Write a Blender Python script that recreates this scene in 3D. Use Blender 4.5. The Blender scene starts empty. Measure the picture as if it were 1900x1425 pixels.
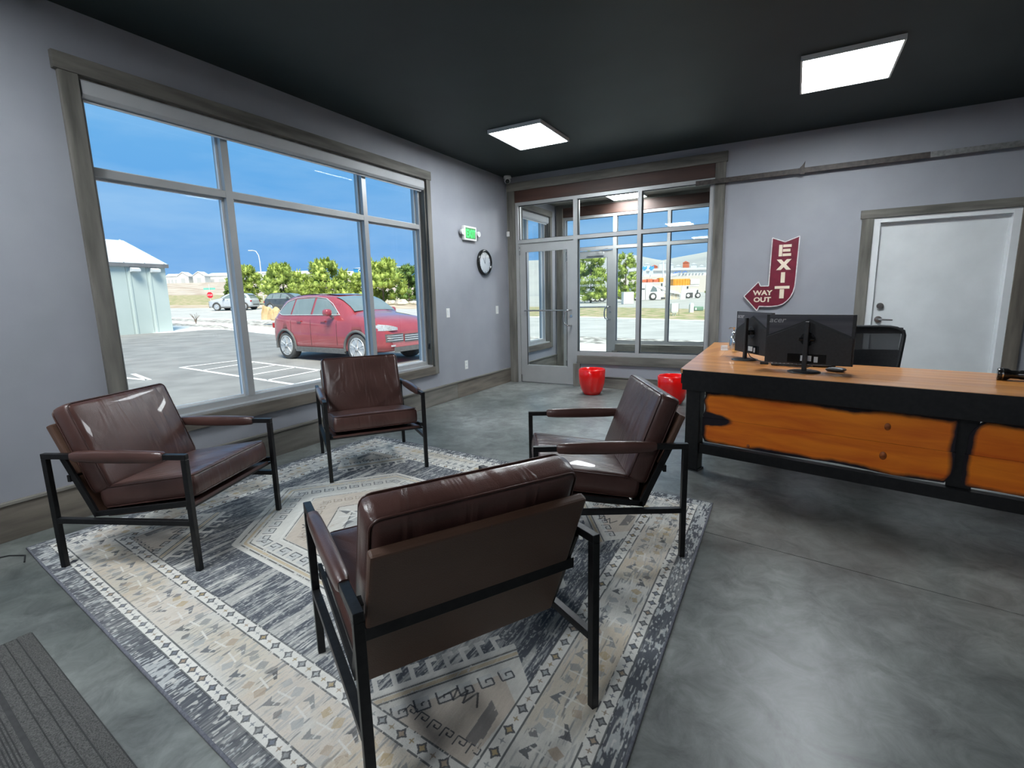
import bpy, bmesh, math, random
import numpy as np
from mathutils import Vector, Matrix, noise
random.seed(7); rng = np.random.default_rng(7)
S = bpy.context.scene
COL = S.collection
PI = math.pi
def R_(d): return math.radians(d)

# ------------------------------------------------------------------ camera
CAMPOS = Vector((3.78185, -6.66697, 1.28))
FPX = 927.39
CR = Matrix(((0.87322, 0.48676, -0.02323), (0.06290, -0.15987, -0.98513), (-0.48324, 0.85878, -0.17022)))
cd_ = bpy.data.cameras.new('camera'); cam = bpy.data.objects.new('camera', cd_); COL.objects.link(cam)
cd_.sensor_fit = 'HORIZONTAL'; cd_.sensor_width = 36; cd_.lens = FPX/1900*36; cd_.clip_end = 6000; cd_.clip_start = .05
rx, ry, rz = Vector(CR[0]).normalized(), -Vector(CR[1]).normalized(), -Vector(CR[2]).normalized()
m = Matrix((rx, ry, rz)).transposed().to_4x4(); m.translation = CAMPOS
cam.matrix_world = m; S.camera = cam
VT = S.view_settings; VT.view_transform = 'Standard'; VT.look = 'None'; VT.exposure = 0.0; VT.gamma = 1; VT.use_curve_mapping = False

# ------------------------------------------------------------------ sky and sun
W = bpy.data.worlds.new('sky'); S.world = W; W.use_nodes = True
nt = W.node_tree; nt.nodes.clear(); N = nt.nodes.new; L = nt.links.new
out = N('ShaderNodeOutputWorld'); bg = N('ShaderNodeBackground'); bg.inputs[1].default_value = 1.0
tc = N('ShaderNodeTexCoord'); sep = N('ShaderNodeSeparateXYZ'); L(tc.outputs['Generated'], sep.inputs[0])
rp = N('ShaderNodeValToRGB'); L(sep.outputs['Z'], rp.inputs[0]); e = rp.color_ramp.elements
e[0].position = 0.0; e[0].color = (.20, .50, .95, 1); e[1].position = 1; e[1].color = (.15, .42, .80, 1)
x = e.new(.06); x.color = (.125, .385, .86, 1); x = e.new(.28); x.color = (.17, .47, .89, 1); x = e.new(.5); x.color = (.15, .50, .86, 1)
mp = N('ShaderNodeMapping'); mp.inputs['Scale'].default_value = (1.2, 1.2, 5.5); L(tc.outputs['Generated'], mp.inputs[0])
nz = N('ShaderNodeTexNoise'); nz.inputs['Scale'].default_value = 1.6; nz.inputs['Detail'].default_value = 6; nz.inputs['Roughness'].default_value = .55; L(mp.outputs[0], nz.inputs[0])
cr = N('ShaderNodeValToRGB'); cr.color_ramp.elements[0].position = .38; cr.color_ramp.elements[1].position = .72; L(nz.outputs['Fac'], cr.inputs[0])
mul = N('ShaderNodeMath'); mul.operation = 'MULTIPLY'; mul.inputs[1].default_value = .62; L(cr.outputs[0], mul.inputs[0])
mx = N('ShaderNodeMixRGB'); mx.inputs[2].default_value = (.48, .72, 1.0, 1); L(mul.outputs[0], mx.inputs[0]); L(rp.outputs[0], mx.inputs[1])
L(mx.outputs[0], bg.inputs[0]); L(bg.outputs[0], out.inputs[0])
sd = bpy.data.lights.new('sun', 'SUN'); sun = bpy.data.objects.new('sun', sd); COL.objects.link(sun)
sd.energy = 7.2; sd.angle = R_(25); sd.color = (1.0, .93, .82)
sun.rotation_euler = Vector((.42, -.42, .80)).to_track_quat('Z', 'Y').to_euler()

# ------------------------------------------------------------------ materials
MATS = {}
def pm(name, c1, c2=None, scale=6, rough=.5, metal=0, bump=0, stretch=(1, 1, 1), detail=5, coat=0, rv=0, thr=(.35, .65), spec=.5, coord='Object', bscale=None):
    if name in MATS: return MATS[name]
    M = bpy.data.materials.new(name); M.use_nodes = True; t = M.node_tree; b = t.nodes['Principled BSDF']
    b.inputs['Roughness'].default_value = rough; b.inputs['Metallic'].default_value = metal
    b.inputs['Coat Weight'].default_value = coat; b.inputs['Specular IOR Level'].default_value = spec
    b.inputs['Base Color'].default_value = (*c1, 1)
    c2 = c2 or tuple(min(1, v*1.12) for v in c1)
    tcn = t.nodes.new('ShaderNodeTexCoord'); mpn = t.nodes.new('ShaderNodeMapping'); mpn.inputs['Scale'].default_value = stretch
    nn = t.nodes.new('ShaderNodeTexNoise'); nn.inputs['Scale'].default_value = scale; nn.inputs['Detail'].default_value = detail
    r = t.nodes.new('ShaderNodeValToRGB'); r.color_ramp.elements[0].color = (*c1, 1); r.color_ramp.elements[1].color = (*c2, 1)
    r.color_ramp.elements[0].position = thr[0]; r.color_ramp.elements[1].position = thr[1]
    t.links.new(tcn.outputs[coord], mpn.inputs[0]); t.links.new(mpn.outputs[0], nn.inputs[0]); t.links.new(nn.outputs['Fac'], r.inputs[0])
    t.links.new(r.outputs[0], b.inputs['Base Color'])
    if rv:
        mr = t.nodes.new('ShaderNodeMapRange'); mr.inputs[3].default_value = rough-rv; mr.inputs[4].default_value = rough+rv
        t.links.new(nn.outputs['Fac'], mr.inputs[0]); t.links.new(mr.outputs[0], b.inputs['Roughness'])
    if bump:
        bn = t.nodes.new('ShaderNodeBump'); bn.inputs['Strength'].default_value = bump; bn.inputs['Distance'].default_value = .01
        if bscale:
            n2 = t.nodes.new('ShaderNodeTexNoise'); n2.inputs['Scale'].default_value = bscale; n2.inputs['Detail'].default_value = 4
            t.links.new(mpn.outputs[0], n2.inputs[0]); t.links.new(n2.outputs['Fac'], bn.inputs['Height'])
        else: t.links.new(nn.outputs['Fac'], bn.inputs['Height'])
        t.links.new(bn.outputs[0], b.inputs['Normal'])
    MATS[name] = M; return M
def emis(name, c, s):
    M = bpy.data.materials.new(name); M.use_nodes = True; b = M.node_tree.nodes['Principled BSDF']
    b.inputs['Base Color'].default_value = (*c, 1); b.inputs['Emission Color'].default_value = (*c, 1); b.inputs['Emission Strength'].default_value = s
    MATS[name] = M; return M
def glassm(name, tint=(.97, .99, .98), refl=1.0):
    M = bpy.data.materials.new(name); M.use_nodes = True; t = M.node_tree; t.nodes.clear()
    o = t.nodes.new('ShaderNodeOutputMaterial'); tr = t.nodes.new('ShaderNodeBsdfTransparent'); gl = t.nodes.new('ShaderNodeBsdfGlossy')
    tr.inputs[0].default_value = (*tint, 1); gl.inputs['Roughness'].default_value = .01
    fr = t.nodes.new('ShaderNodeFresnel'); fr.inputs[0].default_value = 1.45
    mu = t.nodes.new('ShaderNodeMath'); mu.operation = 'MULTIPLY'; mu.inputs[1].default_value = refl
    gm = t.nodes.new('ShaderNodeNewGeometry'); sb_ = t.nodes.new('ShaderNodeMath'); sb_.operation = 'SUBTRACT'; sb_.inputs[0].default_value = 1; t.links.new(gm.outputs['Backfacing'], sb_.inputs[1])
    m2 = t.nodes.new('ShaderNodeMath'); m2.operation = 'MULTIPLY'; t.links.new(fr.outputs[0], m2.inputs[0]); t.links.new(sb_.outputs[0], m2.inputs[1]); t.links.new(m2.outputs[0], mu.inputs[0])
    mi = t.nodes.new('ShaderNodeMixShader'); t.links.new(mu.outputs[0], mi.inputs[0]); t.links.new(tr.outputs[0], mi.inputs[1]); t.links.new(gl.outputs[0], mi.inputs[2]); t.links.new(mi.outputs[0], o.inputs[0])
    MATS[name] = M; return M

wall_m = pm('wall_paint', (.275, .284, .315), (.30, .308, .34), 3, .55, bump=.05, bscale=180)
ceil_m = pm('ceiling_paint', (.005, .0125, .0132), (.008, .0175, .018), 2, .6, bump=.04, bscale=150)
white_m = pm('white_paint', (.68, .70, .71), (.74, .76, .77), 4, .35)
plas_m = pm('white_plastic', (.72, .72, .70), (.78, .78, .76), 4, .35)
alu_m = pm('anodised_aluminium', (.40, .405, .405), (.425, .43, .43), 6, .42, metal=.35)
gasket_m = pm('black_gasket', (.02, .02, .02), (.03, .03, .03), 8, .6)
steel_m = pm('brushed_steel', (.55, .55, .55), (.65, .65, .65), 30, .25, metal=1)
black_m = pm('black_steel', (.006, .006, .007), (.011, .011, .012), 40, .42, metal=.3, bump=.1)
bplas_m = pm('black_plastic', (.014, .015, .017), (.022, .023, .026), 60, .45, bump=.05)
bplas2_m = pm('glossy_black_plastic', (.01, .01, .01), (.015, .015, .015), 10, .15)
def wood(name, a, b, axis, rough=.75, sc=14, bump=.5, thr=(.3, .7), coat=0):
    st = {'x': (.12, 1, 1), 'y': (1, .12, 1), 'z': (1, 1, .12)}[axis]
    return pm(name, a, b, sc, rough, stretch=st, bump=bump, detail=8, thr=thr, coat=coat)
BW = {k: wood('barn_wood_'+k, (.070, .067, .058), (.20, .188, .165), k) for k in 'xyz'}
BW2 = {k: wood('warm_barn_wood_'+k, (.07, .060, .05), (.19, .165, .135), k) for k in 'xyz'}
BEAM = wood('stained_beam', (.022, .010, .007), (.075, .032, .022), 'x', .55, 9)
leather_m = pm('brown_leather', (.062, .028, .023), (.090, .043, .036), 5, .32, bump=.12, bscale=260, coat=.15, rv=.06)
leather_d = pm('dark_brown_leather', (.080, .040, .026), (.105, .056, .038), 3, .5, bump=.15, bscale=260, rv=.06)
piping_m = pm('leather_piping', (.045, .018, .014), (.065, .028, .022), 5, .35)
red_m = pm('red_glaze', (.72, .004, .004), (.80, .008, .006), 3, .18, coat=.6)
glass_m = glassm('window_glass')

# ------------------------------------------------------------------ mesh helpers
class MB:
    def __init__(s): s.v = []; s.f = []; s.sm = []
    def add(s, vs, fs, smooth=False):
        o = len(s.v); s.v += [tuple(v) for v in vs]; s.f += [tuple(i+o for i in f) for f in fs]; s.sm += [smooth]*len(fs); return s
    def box(s, x0, x1, y0, y1, z0, z1):
        x0, x1 = min(x0, x1), max(x0, x1); y0, y1 = min(y0, y1), max(y0, y1); z0, z1 = min(z0, z1), max(z0, z1)
        return s.add([(x0,y0,z0),(x1,y0,z0),(x1,y1,z0),(x0,y1,z0),(x0,y0,z1),(x1,y0,z1),(x1,y1,z1),(x0,y1,z1)],
              [(0,3,2,1),(4,5,6,7),(0,1,5,4),(1,2,6,5),(2,3,7,6),(3,0,4,7)])
    def obox(s, p, q, w, h, up=(0, 0, 1)):
        p, q, up = Vector(p), Vector(q), Vector(up); d = (q-p).normalized(); sd = d.cross(up).normalized(); u = sd.cross(d).normalized()
        vs = []
        for c in (p, q):
            for a, b in ((-1,-1),(1,-1),(1,1),(-1,1)): vs.append(c+sd*a*w/2+u*b*h/2)
        return s.add(vs, [(0,1,2,3),(7,6,5,4),(0,4,5,1),(1,5,6,2),(2,6,7,3),(3,7,4,0)])
    def prism(s, poly, fn0, fn1):
        n = len(poly); vs = [fn0(p) for p in poly]+[fn1(p) for p in poly]
        return s.add(vs, [tuple(range(n))[::-1], tuple(range(n, 2*n))]+[(i, (i+1) % n, n+(i+1) % n, n+i) for i in range(n)])
    def tube(s, pts, r, n=10, closed=False, cap=True):
        pts = [Vector(p) for p in pts]; m_ = len(pts); rs = r if hasattr(r, '__len__') else [r]*m_
        rings = []; prev = None
        for i, p in enumerate(pts):
            a = pts[(i-1) % m_] if (closed or i > 0) else p; b = pts[(i+1) % m_] if (closed or i < m_-1) else p
            d = (b-a).normalized()
            if prev is None:
                u = d.orthogonal().normalized()
            else: u = (prev-d*prev.dot(d)).normalized()
            prev = u; w = d.cross(u)
            rings.append([p+(u*math.cos(2*PI*k/n)+w*math.sin(2*PI*k/n))*rs[i] for k in range(n)])
        vs = [v for r_ in rings for v in r_]; fs = []
        for i in range(m_ if closed else m_-1):
            j = (i+1) % m_
            for k in range(n): fs.append((i*n+k, i*n+(k+1) % n, j*n+(k+1) % n, j*n+k))
        s.add(vs, fs, True)
        if cap and not closed: s.add(rings[0], [tuple(range(n))[::-1]]); s.add(rings[-1], [tuple(range(n))])
        return s
    def lathe(s, prof, c=(0, 0, 0), n=32, axis='z', smooth=True):
        c = Vector(c); vs = []
        for r, h in prof:
            for k in range(n):
                a = 2*PI*k/n; x_, y_ = r*math.cos(a), r*math.sin(a)
                vs.append(c+{'z': Vector((x_, y_, h)), 'x': Vector((h, x_, y_)), 'y': Vector((y_, h, x_))}[axis])
        fs = []
        for i in range(len(prof)-1):
            for k in range(n): fs.append((i*n+k, i*n+(k+1) % n, (i+1)*n+(k+1) % n, (i+1)*n+k))
        s.add(vs, fs, smooth)
        s.add(vs[:n], [tuple(range(n))[::-1]]); s.add(vs[-n:], [tuple(range(n))]); return s
    def grid(s, fn, nu, nv, smooth=True):
        vs = [fn(i/nu, j/nv) for j in range(nv+1) for i in range(nu+1)]
        return s.add(vs, [(j*(nu+1)+i, j*(nu+1)+i+1, (j+1)*(nu+1)+i+1, (j+1)*(nu+1)+i) for j in range(nv) for i in range(nu)], smooth)
    def rbox(s, L_, W_, T_, r, xf, puff=0, n=14, m_=3):
        # rounded box with soft, slightly bulging faces; xf maps local -> target
        def lin(h): 
            a = [-h]+[-h+r*(1-math.cos(PI/2*i/m_)) for i in range(1, m_)]
            c = [(-h+r)+(2*h-2*r)*i/n for i in range(n+1)]
            return sorted(set(round(v, 6) for v in a+c+[-v for v in a]))
        hx, hy, hz = L_/2, W_/2, T_/2; X, Y, Zs = lin(hx), lin(hy), [-hz, -hz+r*.3, -hz+r, 0, hz-r, hz-r*.3, hz]
        def mapp(x_, y_, z_):
            ix, iy, iz = (max(-h+r, min(h-r, v)) for h, v in ((hx, x_), (hy, y_), (hz, z_)))
            d = Vector((x_-ix, y_-iy, z_-iz)); l = d.length
            p = Vector((ix, iy, iz))+(d/l*r*min(1, max(abs(d.x), abs(d.y), abs(d.z))/r) if l > 1e-9 else d)
            k = (1-(x_/hx)**2)*(1-(y_/hy)**2)
            p.z += puff*k*(1 if z_ > 0 else -1)*abs(z_/hz)
            e_ = (1-(z_/hz)**2)*.5*puff
            if abs(x_) >= hx-1e-6: p.x += e_*(1 if x_ > 0 else -1)
            if abs(y_) >= hy-1e-6: p.y += e_*(1 if y_ > 0 else -1)
            return xf(p)
        def face(A, B, f, flip):
            na, nb = len(A), len(B); vs = [mapp(*f(a, b)) for b in B for a in A]
            fs = [(j*na+i, j*na+i+1, (j+1)*na+i+1, (j+1)*na+i) for j in range(nb-1) for i in range(na-1)]
            s.add(vs, [q[::-1] for q in fs] if flip else fs, True)
        for sg in (-1, 1):
            face(X, Y, lambda a, b: (a, b, sg*hz), sg < 0); face(X, Zs, lambda a, b: (a, sg*hy, b), sg > 0); face(Y, Zs, lambda a, b: (sg*hx, a, b), sg < 0)
        return s
    def build(s, name, mat, parent=None, bevel=0, merge=False, shade=None, seg=2):
        me = bpy.data.meshes.new(name); me.from_pydata(s.v, [], s.f); me.polygons.foreach_set('use_smooth', s.sm)
        if bevel or merge:
            bm = bmesh.new(); bm.from_mesh(me)
            if merge: bmesh.ops.remove_doubles(bm, verts=bm.verts, dist=merge if merge is not True else 1e-5)
            if bevel: bmesh.ops.bevel(bm, geom=list(bm.edges), offset=bevel, segments=seg, affect='EDGES', profile=.6, clamp_overlap=True)
            bm.to_mesh(me); bm.free()
        me.materials.append(mat); o = bpy.data.objects.new(name, me); COL.objects.link(o)
        if parent:
            o.parent = parent
            if parent.get('_w'): o.matrix_parent_inverse = Matrix.Translation(-Vector(parent['_w']))
        return o
def box(*a): return MB().box(*a)
def thing(name, label, cat, loc=(0, 0, 0), rz=0, group=None, kind=None, world=False):
    o = bpy.data.objects.new(name, None); COL.objects.link(o); o.location = loc; o.rotation_euler = (0, 0, rz); o.empty_display_size = .1
    if label: o['label'] = label
    if cat: o['category'] = cat
    if group: o['group'] = group
    if kind: o['kind'] = kind
    if world: o['_w'] = list(loc)
    return o
def tag(o, label=None, cat=None, group=None, kind=None):
    for k, v in (('label', label), ('category', cat), ('group', group), ('kind', kind)):
        if v: o[k] = v
    return o
def origin(o, p):   # move a top-level mesh's origin without moving it
    p = Vector(p); o.data.transform(Matrix.Translation(-p)); o.location = p; return o
def ray(u, v):
    return CR.transposed() @ Vector(((u-950)/FPX, (v-712.5)/FPX, 1))
def at(u, v, depth): return CAMPOS+ray(u, v)*depth

# ================================================================== ROOM SHELL
ZC = 2.99
RX, RY = 7.6, -9.3       # right wall x, near wall y
VY = 1.75                # vestibule front wall plane
VX = 4.3
W0, W1, WZ0, WZ1 = -5.10, -1.88, .48, 2.63           # big window opening
V0, V1 = .46, 1.47                                    # vestibule side window opening
def struct(name, mb, mt, **k): return tag(mb.build(name, mt, **k), kind='structure')
# concrete floor in slabs with saw-cut joints
fl = thing('floor', 'polished mottled grey concrete floor of the reception room', None, kind='structure')
conc = pm('polished_concrete', (.075, .088, .083), (.225, .235, .225), 1.1, .36, bump=.03, detail=9, rv=.10, thr=(.3, .72))
_t = conc.node_tree; _b = _t.nodes['Principled BSDF']; _n2 = _t.nodes.new('ShaderNodeTexNoise'); _n2.inputs['Scale'].default_value = 7; _n2.inputs['Detail'].default_value = 10; _n2.inputs['Roughness'].default_value = .7; _n2.inputs['Distortion'].default_value = .6
_tc = [n for n in _t.nodes if n.type == 'TEX_COORD'][0]; _t.links.new(_tc.outputs['Object'], _n2.inputs[0])
_mix = _t.nodes.new('ShaderNodeMixRGB'); _mix.blend_type = 'OVERLAY'; _mix.inputs[0].default_value = .75
_r2 = _t.nodes.new('ShaderNodeValToRGB'); _r2.color_ramp.elements[0].position = .3; _r2.color_ramp.elements[1].position = .7; _r2.color_ramp.elements[0].color = (.14, .14, .14, 1); _r2.color_ramp.elements[1].color = (.82, .82, .82, 1)
_t.links.new(_n2.outputs['Fac'], _r2.inputs[0])
_src = _b.inputs['Base Color'].links[0].from_socket; _t.links.new(_src, _mix.inputs[1]); _t.links.new(_r2.outputs[0], _mix.inputs[2]); _t.links.new(_mix.outputs[0], _b.inputs['Base Color'])
jy = lambda x_: -3.95-(x_-3.446)*.16
for (xa, xb) in ((-.0, RX),):
    g_ = .0025
    MB().prism([(xa, RY), (xb, RY), (xb, jy(xb)-g_), (xa, jy(xa)-g_)], lambda p: (*p, -.1), lambda p: (*p, 0)).build('concrete_slab', conc, fl)
    MB().prism([(xa, jy(xa)+g_), (xb, jy(xb)+g_), (xb, 0), (xa, 0)], lambda p: (*p, -.1), lambda p: (*p, 0)).build('concrete_slab', conc, fl)
box(0, RX, RY, 0, -.16, -.101).build('sub_floor', gasket_m, fl)
box(-.0, VX, 0.0, VY+.1, -.1, 0).build('vestibule_slab', conc, fl)
struct('ceiling', box(-.2, RX+.2, RY-.2, VY+.35, ZC, ZC+.35), ceil_m)
struct('ceiling_vestibule', box(.001, VX-.001, .131, VY-.001, 2.84, ZC-.001), pm('vestibule_ceiling', (.20, .185, .155), (.24, .22, .185), 2, .6))
# left wall runs on past the partition into the vestibule
wl = MB()
for a in ((RY, W0, 0, ZC), (W0, W1, 0, WZ0), (W0, W1, WZ1, ZC), (W1, V0, 0, ZC), (V0, V1, 0, WZ0), (V0, V1, WZ1, ZC), (V1, VY+.3, 0, ZC)):
    wl.box(-.2, 0, a[0], a[1], a[2]-(.3 if a[2] == 0 else 0), a[3])
struct('wall_left', wl, wall_m)
# partition wall (far wall) with glazed entrance opening and door opening
D2 = (4.52, 5.55, 1.965)      # leaf x0,x1,top (clear opening)
wf = MB()
for a in ((0, .15, 0, ZC), (.15, 2.87, 2.79, ZC), (1.10, 2.87, 0, .36), (2.87, D2[0]-.06, 0, ZC), (D2[0]-.06, D2[1]+.06, D2[2]+.05, ZC), (D2[1]+.06, RX, 0, ZC)):
    wf.box(a[0], a[1], 0, .13, a[2], a[3])
struct('wall_far', wf, wall_m)
struct('wall_right', box(RX, RX+.2, RY, VY+.3, 0, ZC), wall_m)
struct('wall_near', box(-.2, RX+.2, RY-.2, RY, 0, ZC), wall_m)
# vestibule front wall
wv = MB()
for a in ((0, .15, 0, ZC), (.15, 2.87, 2.79, ZC), (1.10, 2.87, -.3, .36), (2.87, RX, -.3, ZC), (.15, 1.10, -.3, 0)):
    wv.box(a[0], a[1], VY, VY+.15, a[2], a[3])
struct('wall_vestibule_front', wv, wall_m)
struct('wall_vestibule_right', box(VX, VX+.1, .131, VY, 0, ZC), wall_m)

def board(name, mb, mt, parent=None, bevel=.003): return mb.build(name, mt, parent, bevel=bevel)
# ---- baseboards: rough-sawn planks end to end
def baseboard(name, spans, fn, label=None):
    t = thing(name, label, None, kind='structure')
    for i, (a, b) in enumerate(spans):
        ax = fn('axis'); mt = (BW, BW2)[i % 2][ax]
        board('plank', fn((a, b)), mt, t)
        fn(('cap', a, b)).build('cap_strip', BW['y' if ax == 'y' else 'x'], t)
def bl(a):
    if a == 'axis': return 'y'
    if a[0] == 'cap': return box(0, .034, a[1], a[2]-.0015, .205, .22)
    return box(0, .026, a[0], a[1]-.002, 0, .204)
baseboard('baseboard_left', [(RY, -6.6), (-6.6, -4.72), (-4.72, -1.43), (-1.43, 0)], bl)
def bf(a):
    if a == 'axis': return 'x'
    if a[0] == 'cap': return box(a[1], a[2]-.0015, -.03, 0, .15, .16)
    return box(a[0], a[1]-.002, -.022, 0, 0, .15)
baseboard('baseboard_far', [(1.17, 2.6), (2.6, 4.34)], bf)
baseboard('baseboard_far_right', [(5.73, RX)], bf)
def bv(a):
    if a == 'axis': return 'y'
    if a[0] == 'cap': return box(0, .034, a[1], a[2]-.0015, .22, .235)
    return box(0, .026, a[0], a[1]-.002, 0, .219)
baseboard('baseboard_vestibule', [(.131, 1.72)], bv)
def bv2(a):
    if a == 'axis': return 'x'
    if a[0] == 'cap': return box(a[1], a[2]-.0015, VY-.03, VY, .15, .16)
    return box(a[0], a[1]-.002, VY-.022, VY, 0, .15)
baseboard('baseboard_vestibule_front', [(1.17, VX)], bv2)

# ---- window in left wall (used twice)
def side_window(name, y0, y1, mulls, label, rail=True):
    t = thing(name, label, None, loc=(0, (y0+y1)/2, 0), kind='structure', world=True)
    fx0, fx1 = -.17, -.07; s_ = .05
    fr = MB()
    for a in ((y0, y0+s_, WZ0, WZ1), (y1-s_, y1, WZ0, WZ1)): fr.box(fx0, fx1, *a)
    fr.box(fx0, fx1, y0+s_, y1-s_, WZ0, WZ0+s_+.01); fr.box(fx0, fx1, y0+s_, y1-s_, WZ1-s_, WZ1); fr.build('window_frame', alu_m, t)
    for mY in mulls: box(fx0, fx1+.004, mY-.028, mY+.028, WZ0+s_+.01, WZ1-s_).build('mullion', alu_m, t)
    edges = [y0+s_]+sum([[q-.028, q+.028] for q in mulls], [])+[y1-s_]
    TZ0, TZ1 = 2.085, 2.135
    for i in range(0, len(edges), 2):
        a, b = edges[i], edges[i+1]
        box(fx0, fx1+.002, a, b, TZ0, TZ1).build('transom', alu_m, t)
        for z0, z1 in ((WZ0+s_+.01, TZ0), (TZ1, WZ1-s_)):
            box(-.139, -.131, a, b, z0, z1).build('glass_pane', glass_m, t)
            q = MB(); w_ = .014
            for xx in ((-.131, -.112),):
                q.box(*xx, a, a+w_, z0, z1); q.box(*xx, b-w_, b, z0, z1); q.box(*xx, a+w_, b-w_, z0, z0+w_); q.box(*xx, a+w_, b-w_, z1-w_, z1)
            q.build('glazing_bead', white_m, t)
    jb = MB(); jb.box(-.07, 0.0, y0-.001, y0+.014, WZ0, WZ1); jb.box(-.07, 0.0, y1-.014, y1+.001, WZ0, WZ1); jb.box(-.07, 0, y0+.014, y1-.014, WZ1-.012, WZ1)
    jb.build('jamb_liner', BW['z'], t)
    box(-.07, .005, y0+.014, y1-.014, WZ0, WZ0+.018).build('window_sill', alu_m, t)
    w_ = .095
    for n_, b_, mt in (('casing_board', box(0, .03, y0-w_, y0, WZ0-w_, WZ1), BW['z']), ('casing_board', box(0, .03, y1, y1+w_*.75, WZ0-w_, WZ1), BW['z']),
                  ('head_board', box(0, .036, y0-w_-.02, y1+w_*.75+.012, WZ1, WZ1+.095), BW['y']), ('apron_board', box(0, .03, y0, y1, WZ0-w_, WZ0), BW2['y'])):
        b_.build(n_, mt, t, bevel=.003)
    return t
side_window('window_1', W0, W1, (-4.19, -2.765), 'wide aluminium window in the left wall framed in weathered boards')
side_window('window_2', V0, V1, (.80,), 'narrow aluminium window in the side wall of the entrance vestibule')
# ---- storefront glazing (used twice)
def storefront(name, Y, label):
    t = thing(name, label, None, loc=(1.5, Y, 0), kind='structure', world=True)
    y0, y1 = Y+.0, Y+.10
    def fb(n, x0, x1, z0, z1, mt=alu_m, ya=y0, yb=y1, **k): return box(x0, x1, ya, yb, z0, z1).build(n, mt, t, **k)
    fb('door_jamb', .15, .195, 0, 2.63); fb('mullion', 1.055, 1.115, 0, 2.585); fb('mullion', 1.945, 1.995, .5, 2.585); fb('end_frame', 2.815, 2.87, .45, 2.63)
    fb('head_frame', .195, 2.815, 2.585, 2.63); fb('sill_frame', 1.115, 2.815, .45, .50)
    for a, b in ((.195, 1.055), (1.115, 1.945), (1.995, 2.815)): fb('transom', a, b, 2.055, 2.105)
    for a, b, z0, z1 in ((.195, 1.055, 2.105, 2.585), (1.115, 1.945, 2.105, 2.585), (1.995, 2.815, 2.105, 2.585), (1.115, 1.945, .5, 2.055), (1.995, 2.815, .5, 2.055)):
        box(a, b, Y+.046, Y+.054, z0, z1).build('glass_pane', glass_m, t)
        q = MB(); w_ = .008
        q.box(a, a+w_, Y+.03, Y+.046, z0, z1).box(b-w_, b, Y+.03, Y+.046, z0, z1).box(a+w_, b-w_, Y+.03, Y+.046, z0, z0+w_).box(a+w_, b-w_, Y+.03, Y+.046, z1-w_, z1)
        q.build('glass_gasket', gasket_m, t)
    # reclaimed boards round it
    yb0 = Y-.03
    for n_, a, mt in (('casing_board', (.03, .15, yb0, Y, 0, 2.79), BW['z']), ('casing_board', (2.87, 2.985, yb0, Y, .33, 2.79), BW['z']), ('head_board', (.03, 3.0, yb0-.004, Y, 2.79, 2.905), BW['x']),
                      ('sill_board', (1.12, 2.87, yb0, Y, .33, .448), BW['x']), ('foot_board', (1.06, 1.165, yb0, Y, 0, .33), BW['z'])):
        box(*a).build(n_, mt, t, bevel=.003)
    box(.15, 2.87, Y-.012, Y+.1, 2.631, 2.79).build('dark_stained_header', BEAM, t, bevel=.003)
    return t
storefront('window_3', 0, 'aluminium glazed partition beside the entrance door with dark stained header')
storefront('window_4', VY, 'aluminium glazed front of the vestibule seen through the partition')
def glass_door(name, Y, label, closer=False):
    t = thing(name, label, None, loc=(.2, Y, 0), kind='structure', world=True)
    x0, x1, z0, z1 = .20, 1.05, .012, 2.05; y0, y1 = Y+.02, Y+.065; sw = .095
    if Y > 1: z1 = 2.04
    q = MB().box(x0, x0+.10, y0, y1, z0, z1).box(x1-sw, x1, y0, y1, z0, z1).box(x0+.10, x1-sw, y0, y1, z1-.12, z1).box(x0+.10, x1-sw, y0, y1, z0, .27)
    q.build('door_leaf_frame', alu_m, t)
    box(x0+.10, x1-sw, Y+.038, Y+.046, .27, z1-.12).build('glass_pane', glass_m, t)
    MB().box(x0+.10, x0+.108, y0+.002, Y+.038, .27, z1-.12).box(x1-sw-.008, x1-sw, y0+.002, Y+.038, .27, z1-.12).build('glass_gasket', gasket_m, t)
    MB().tube([(x0+.09, Y-.035, 1.085), (x1-.09, Y-.035, 1.085)], .011).tube([(x0+.10, Y-.035, 1.085), (x0+.10, Y+.02, 1.085)], .01).tube([(x1-.10, Y-.035, 1.085), (x1-.10, Y+.02, 1.085)], .01).build('push_bar', steel_m, t)
    a = []
    for k in range(9): a.append((x1-.155+.0, 0, 0))
    hx = x1-.035
    MB().tube([(hx, Y+.02, 1.09), (hx, Y-.05, 1.09), (hx-.03, Y-.065, 1.085), (hx-.065, Y-.07, 1.06), (hx-.078, Y-.07, 1.0), (hx-.078, Y-.07, .94), (hx-.065, Y-.07, .895), (hx-.03, Y-.065, .872), (hx, Y-.05, .868), (hx, Y+.02, .868)], .0115).build('pull_handle', steel_m, t)
    MB().lathe([(.018, y0-.008), (.018, y0+.001)], (hx, 0, 1.0), 16, 'y').build('key_cylinder', steel_m, t)
    MB().tube([(x0+.006, y0-.012, z1-.16), (x0+.006, y0-.012, z1-.02)], .012).tube([(x0+.006, y0-.012, .02), (x0+.006, y0-.012, .12)], .012).build('hinge', steel_m, t)
    box(x0, x1, Y+.01, Y+.075, .0, .009).build('threshold', steel_m, t)
    if closer:
        MB().box(x0+.42, x0+.70, y0-.05, y0, z1-.09, z1-.03).build('closer_body', alu_m, t, bevel=.005)
        MB().obox((x0+.55, y0-.03, z1-.02), (x0+.83, Y-.17, z1+.01), .02, .008).obox((x0+.83, Y-.17, z1+.012), (x0+.76, Y-.01, z1+.02), .018, .006).build('closer_arm', alu_m, t)
    return t
glass_door('door_1', 0, 'grey aluminium glass entrance door with push bar and pull handle')
vd = glass_door('door_2', VY, 'outer glass door of the vestibule with white lettering on its pane', closer=True)
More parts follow.
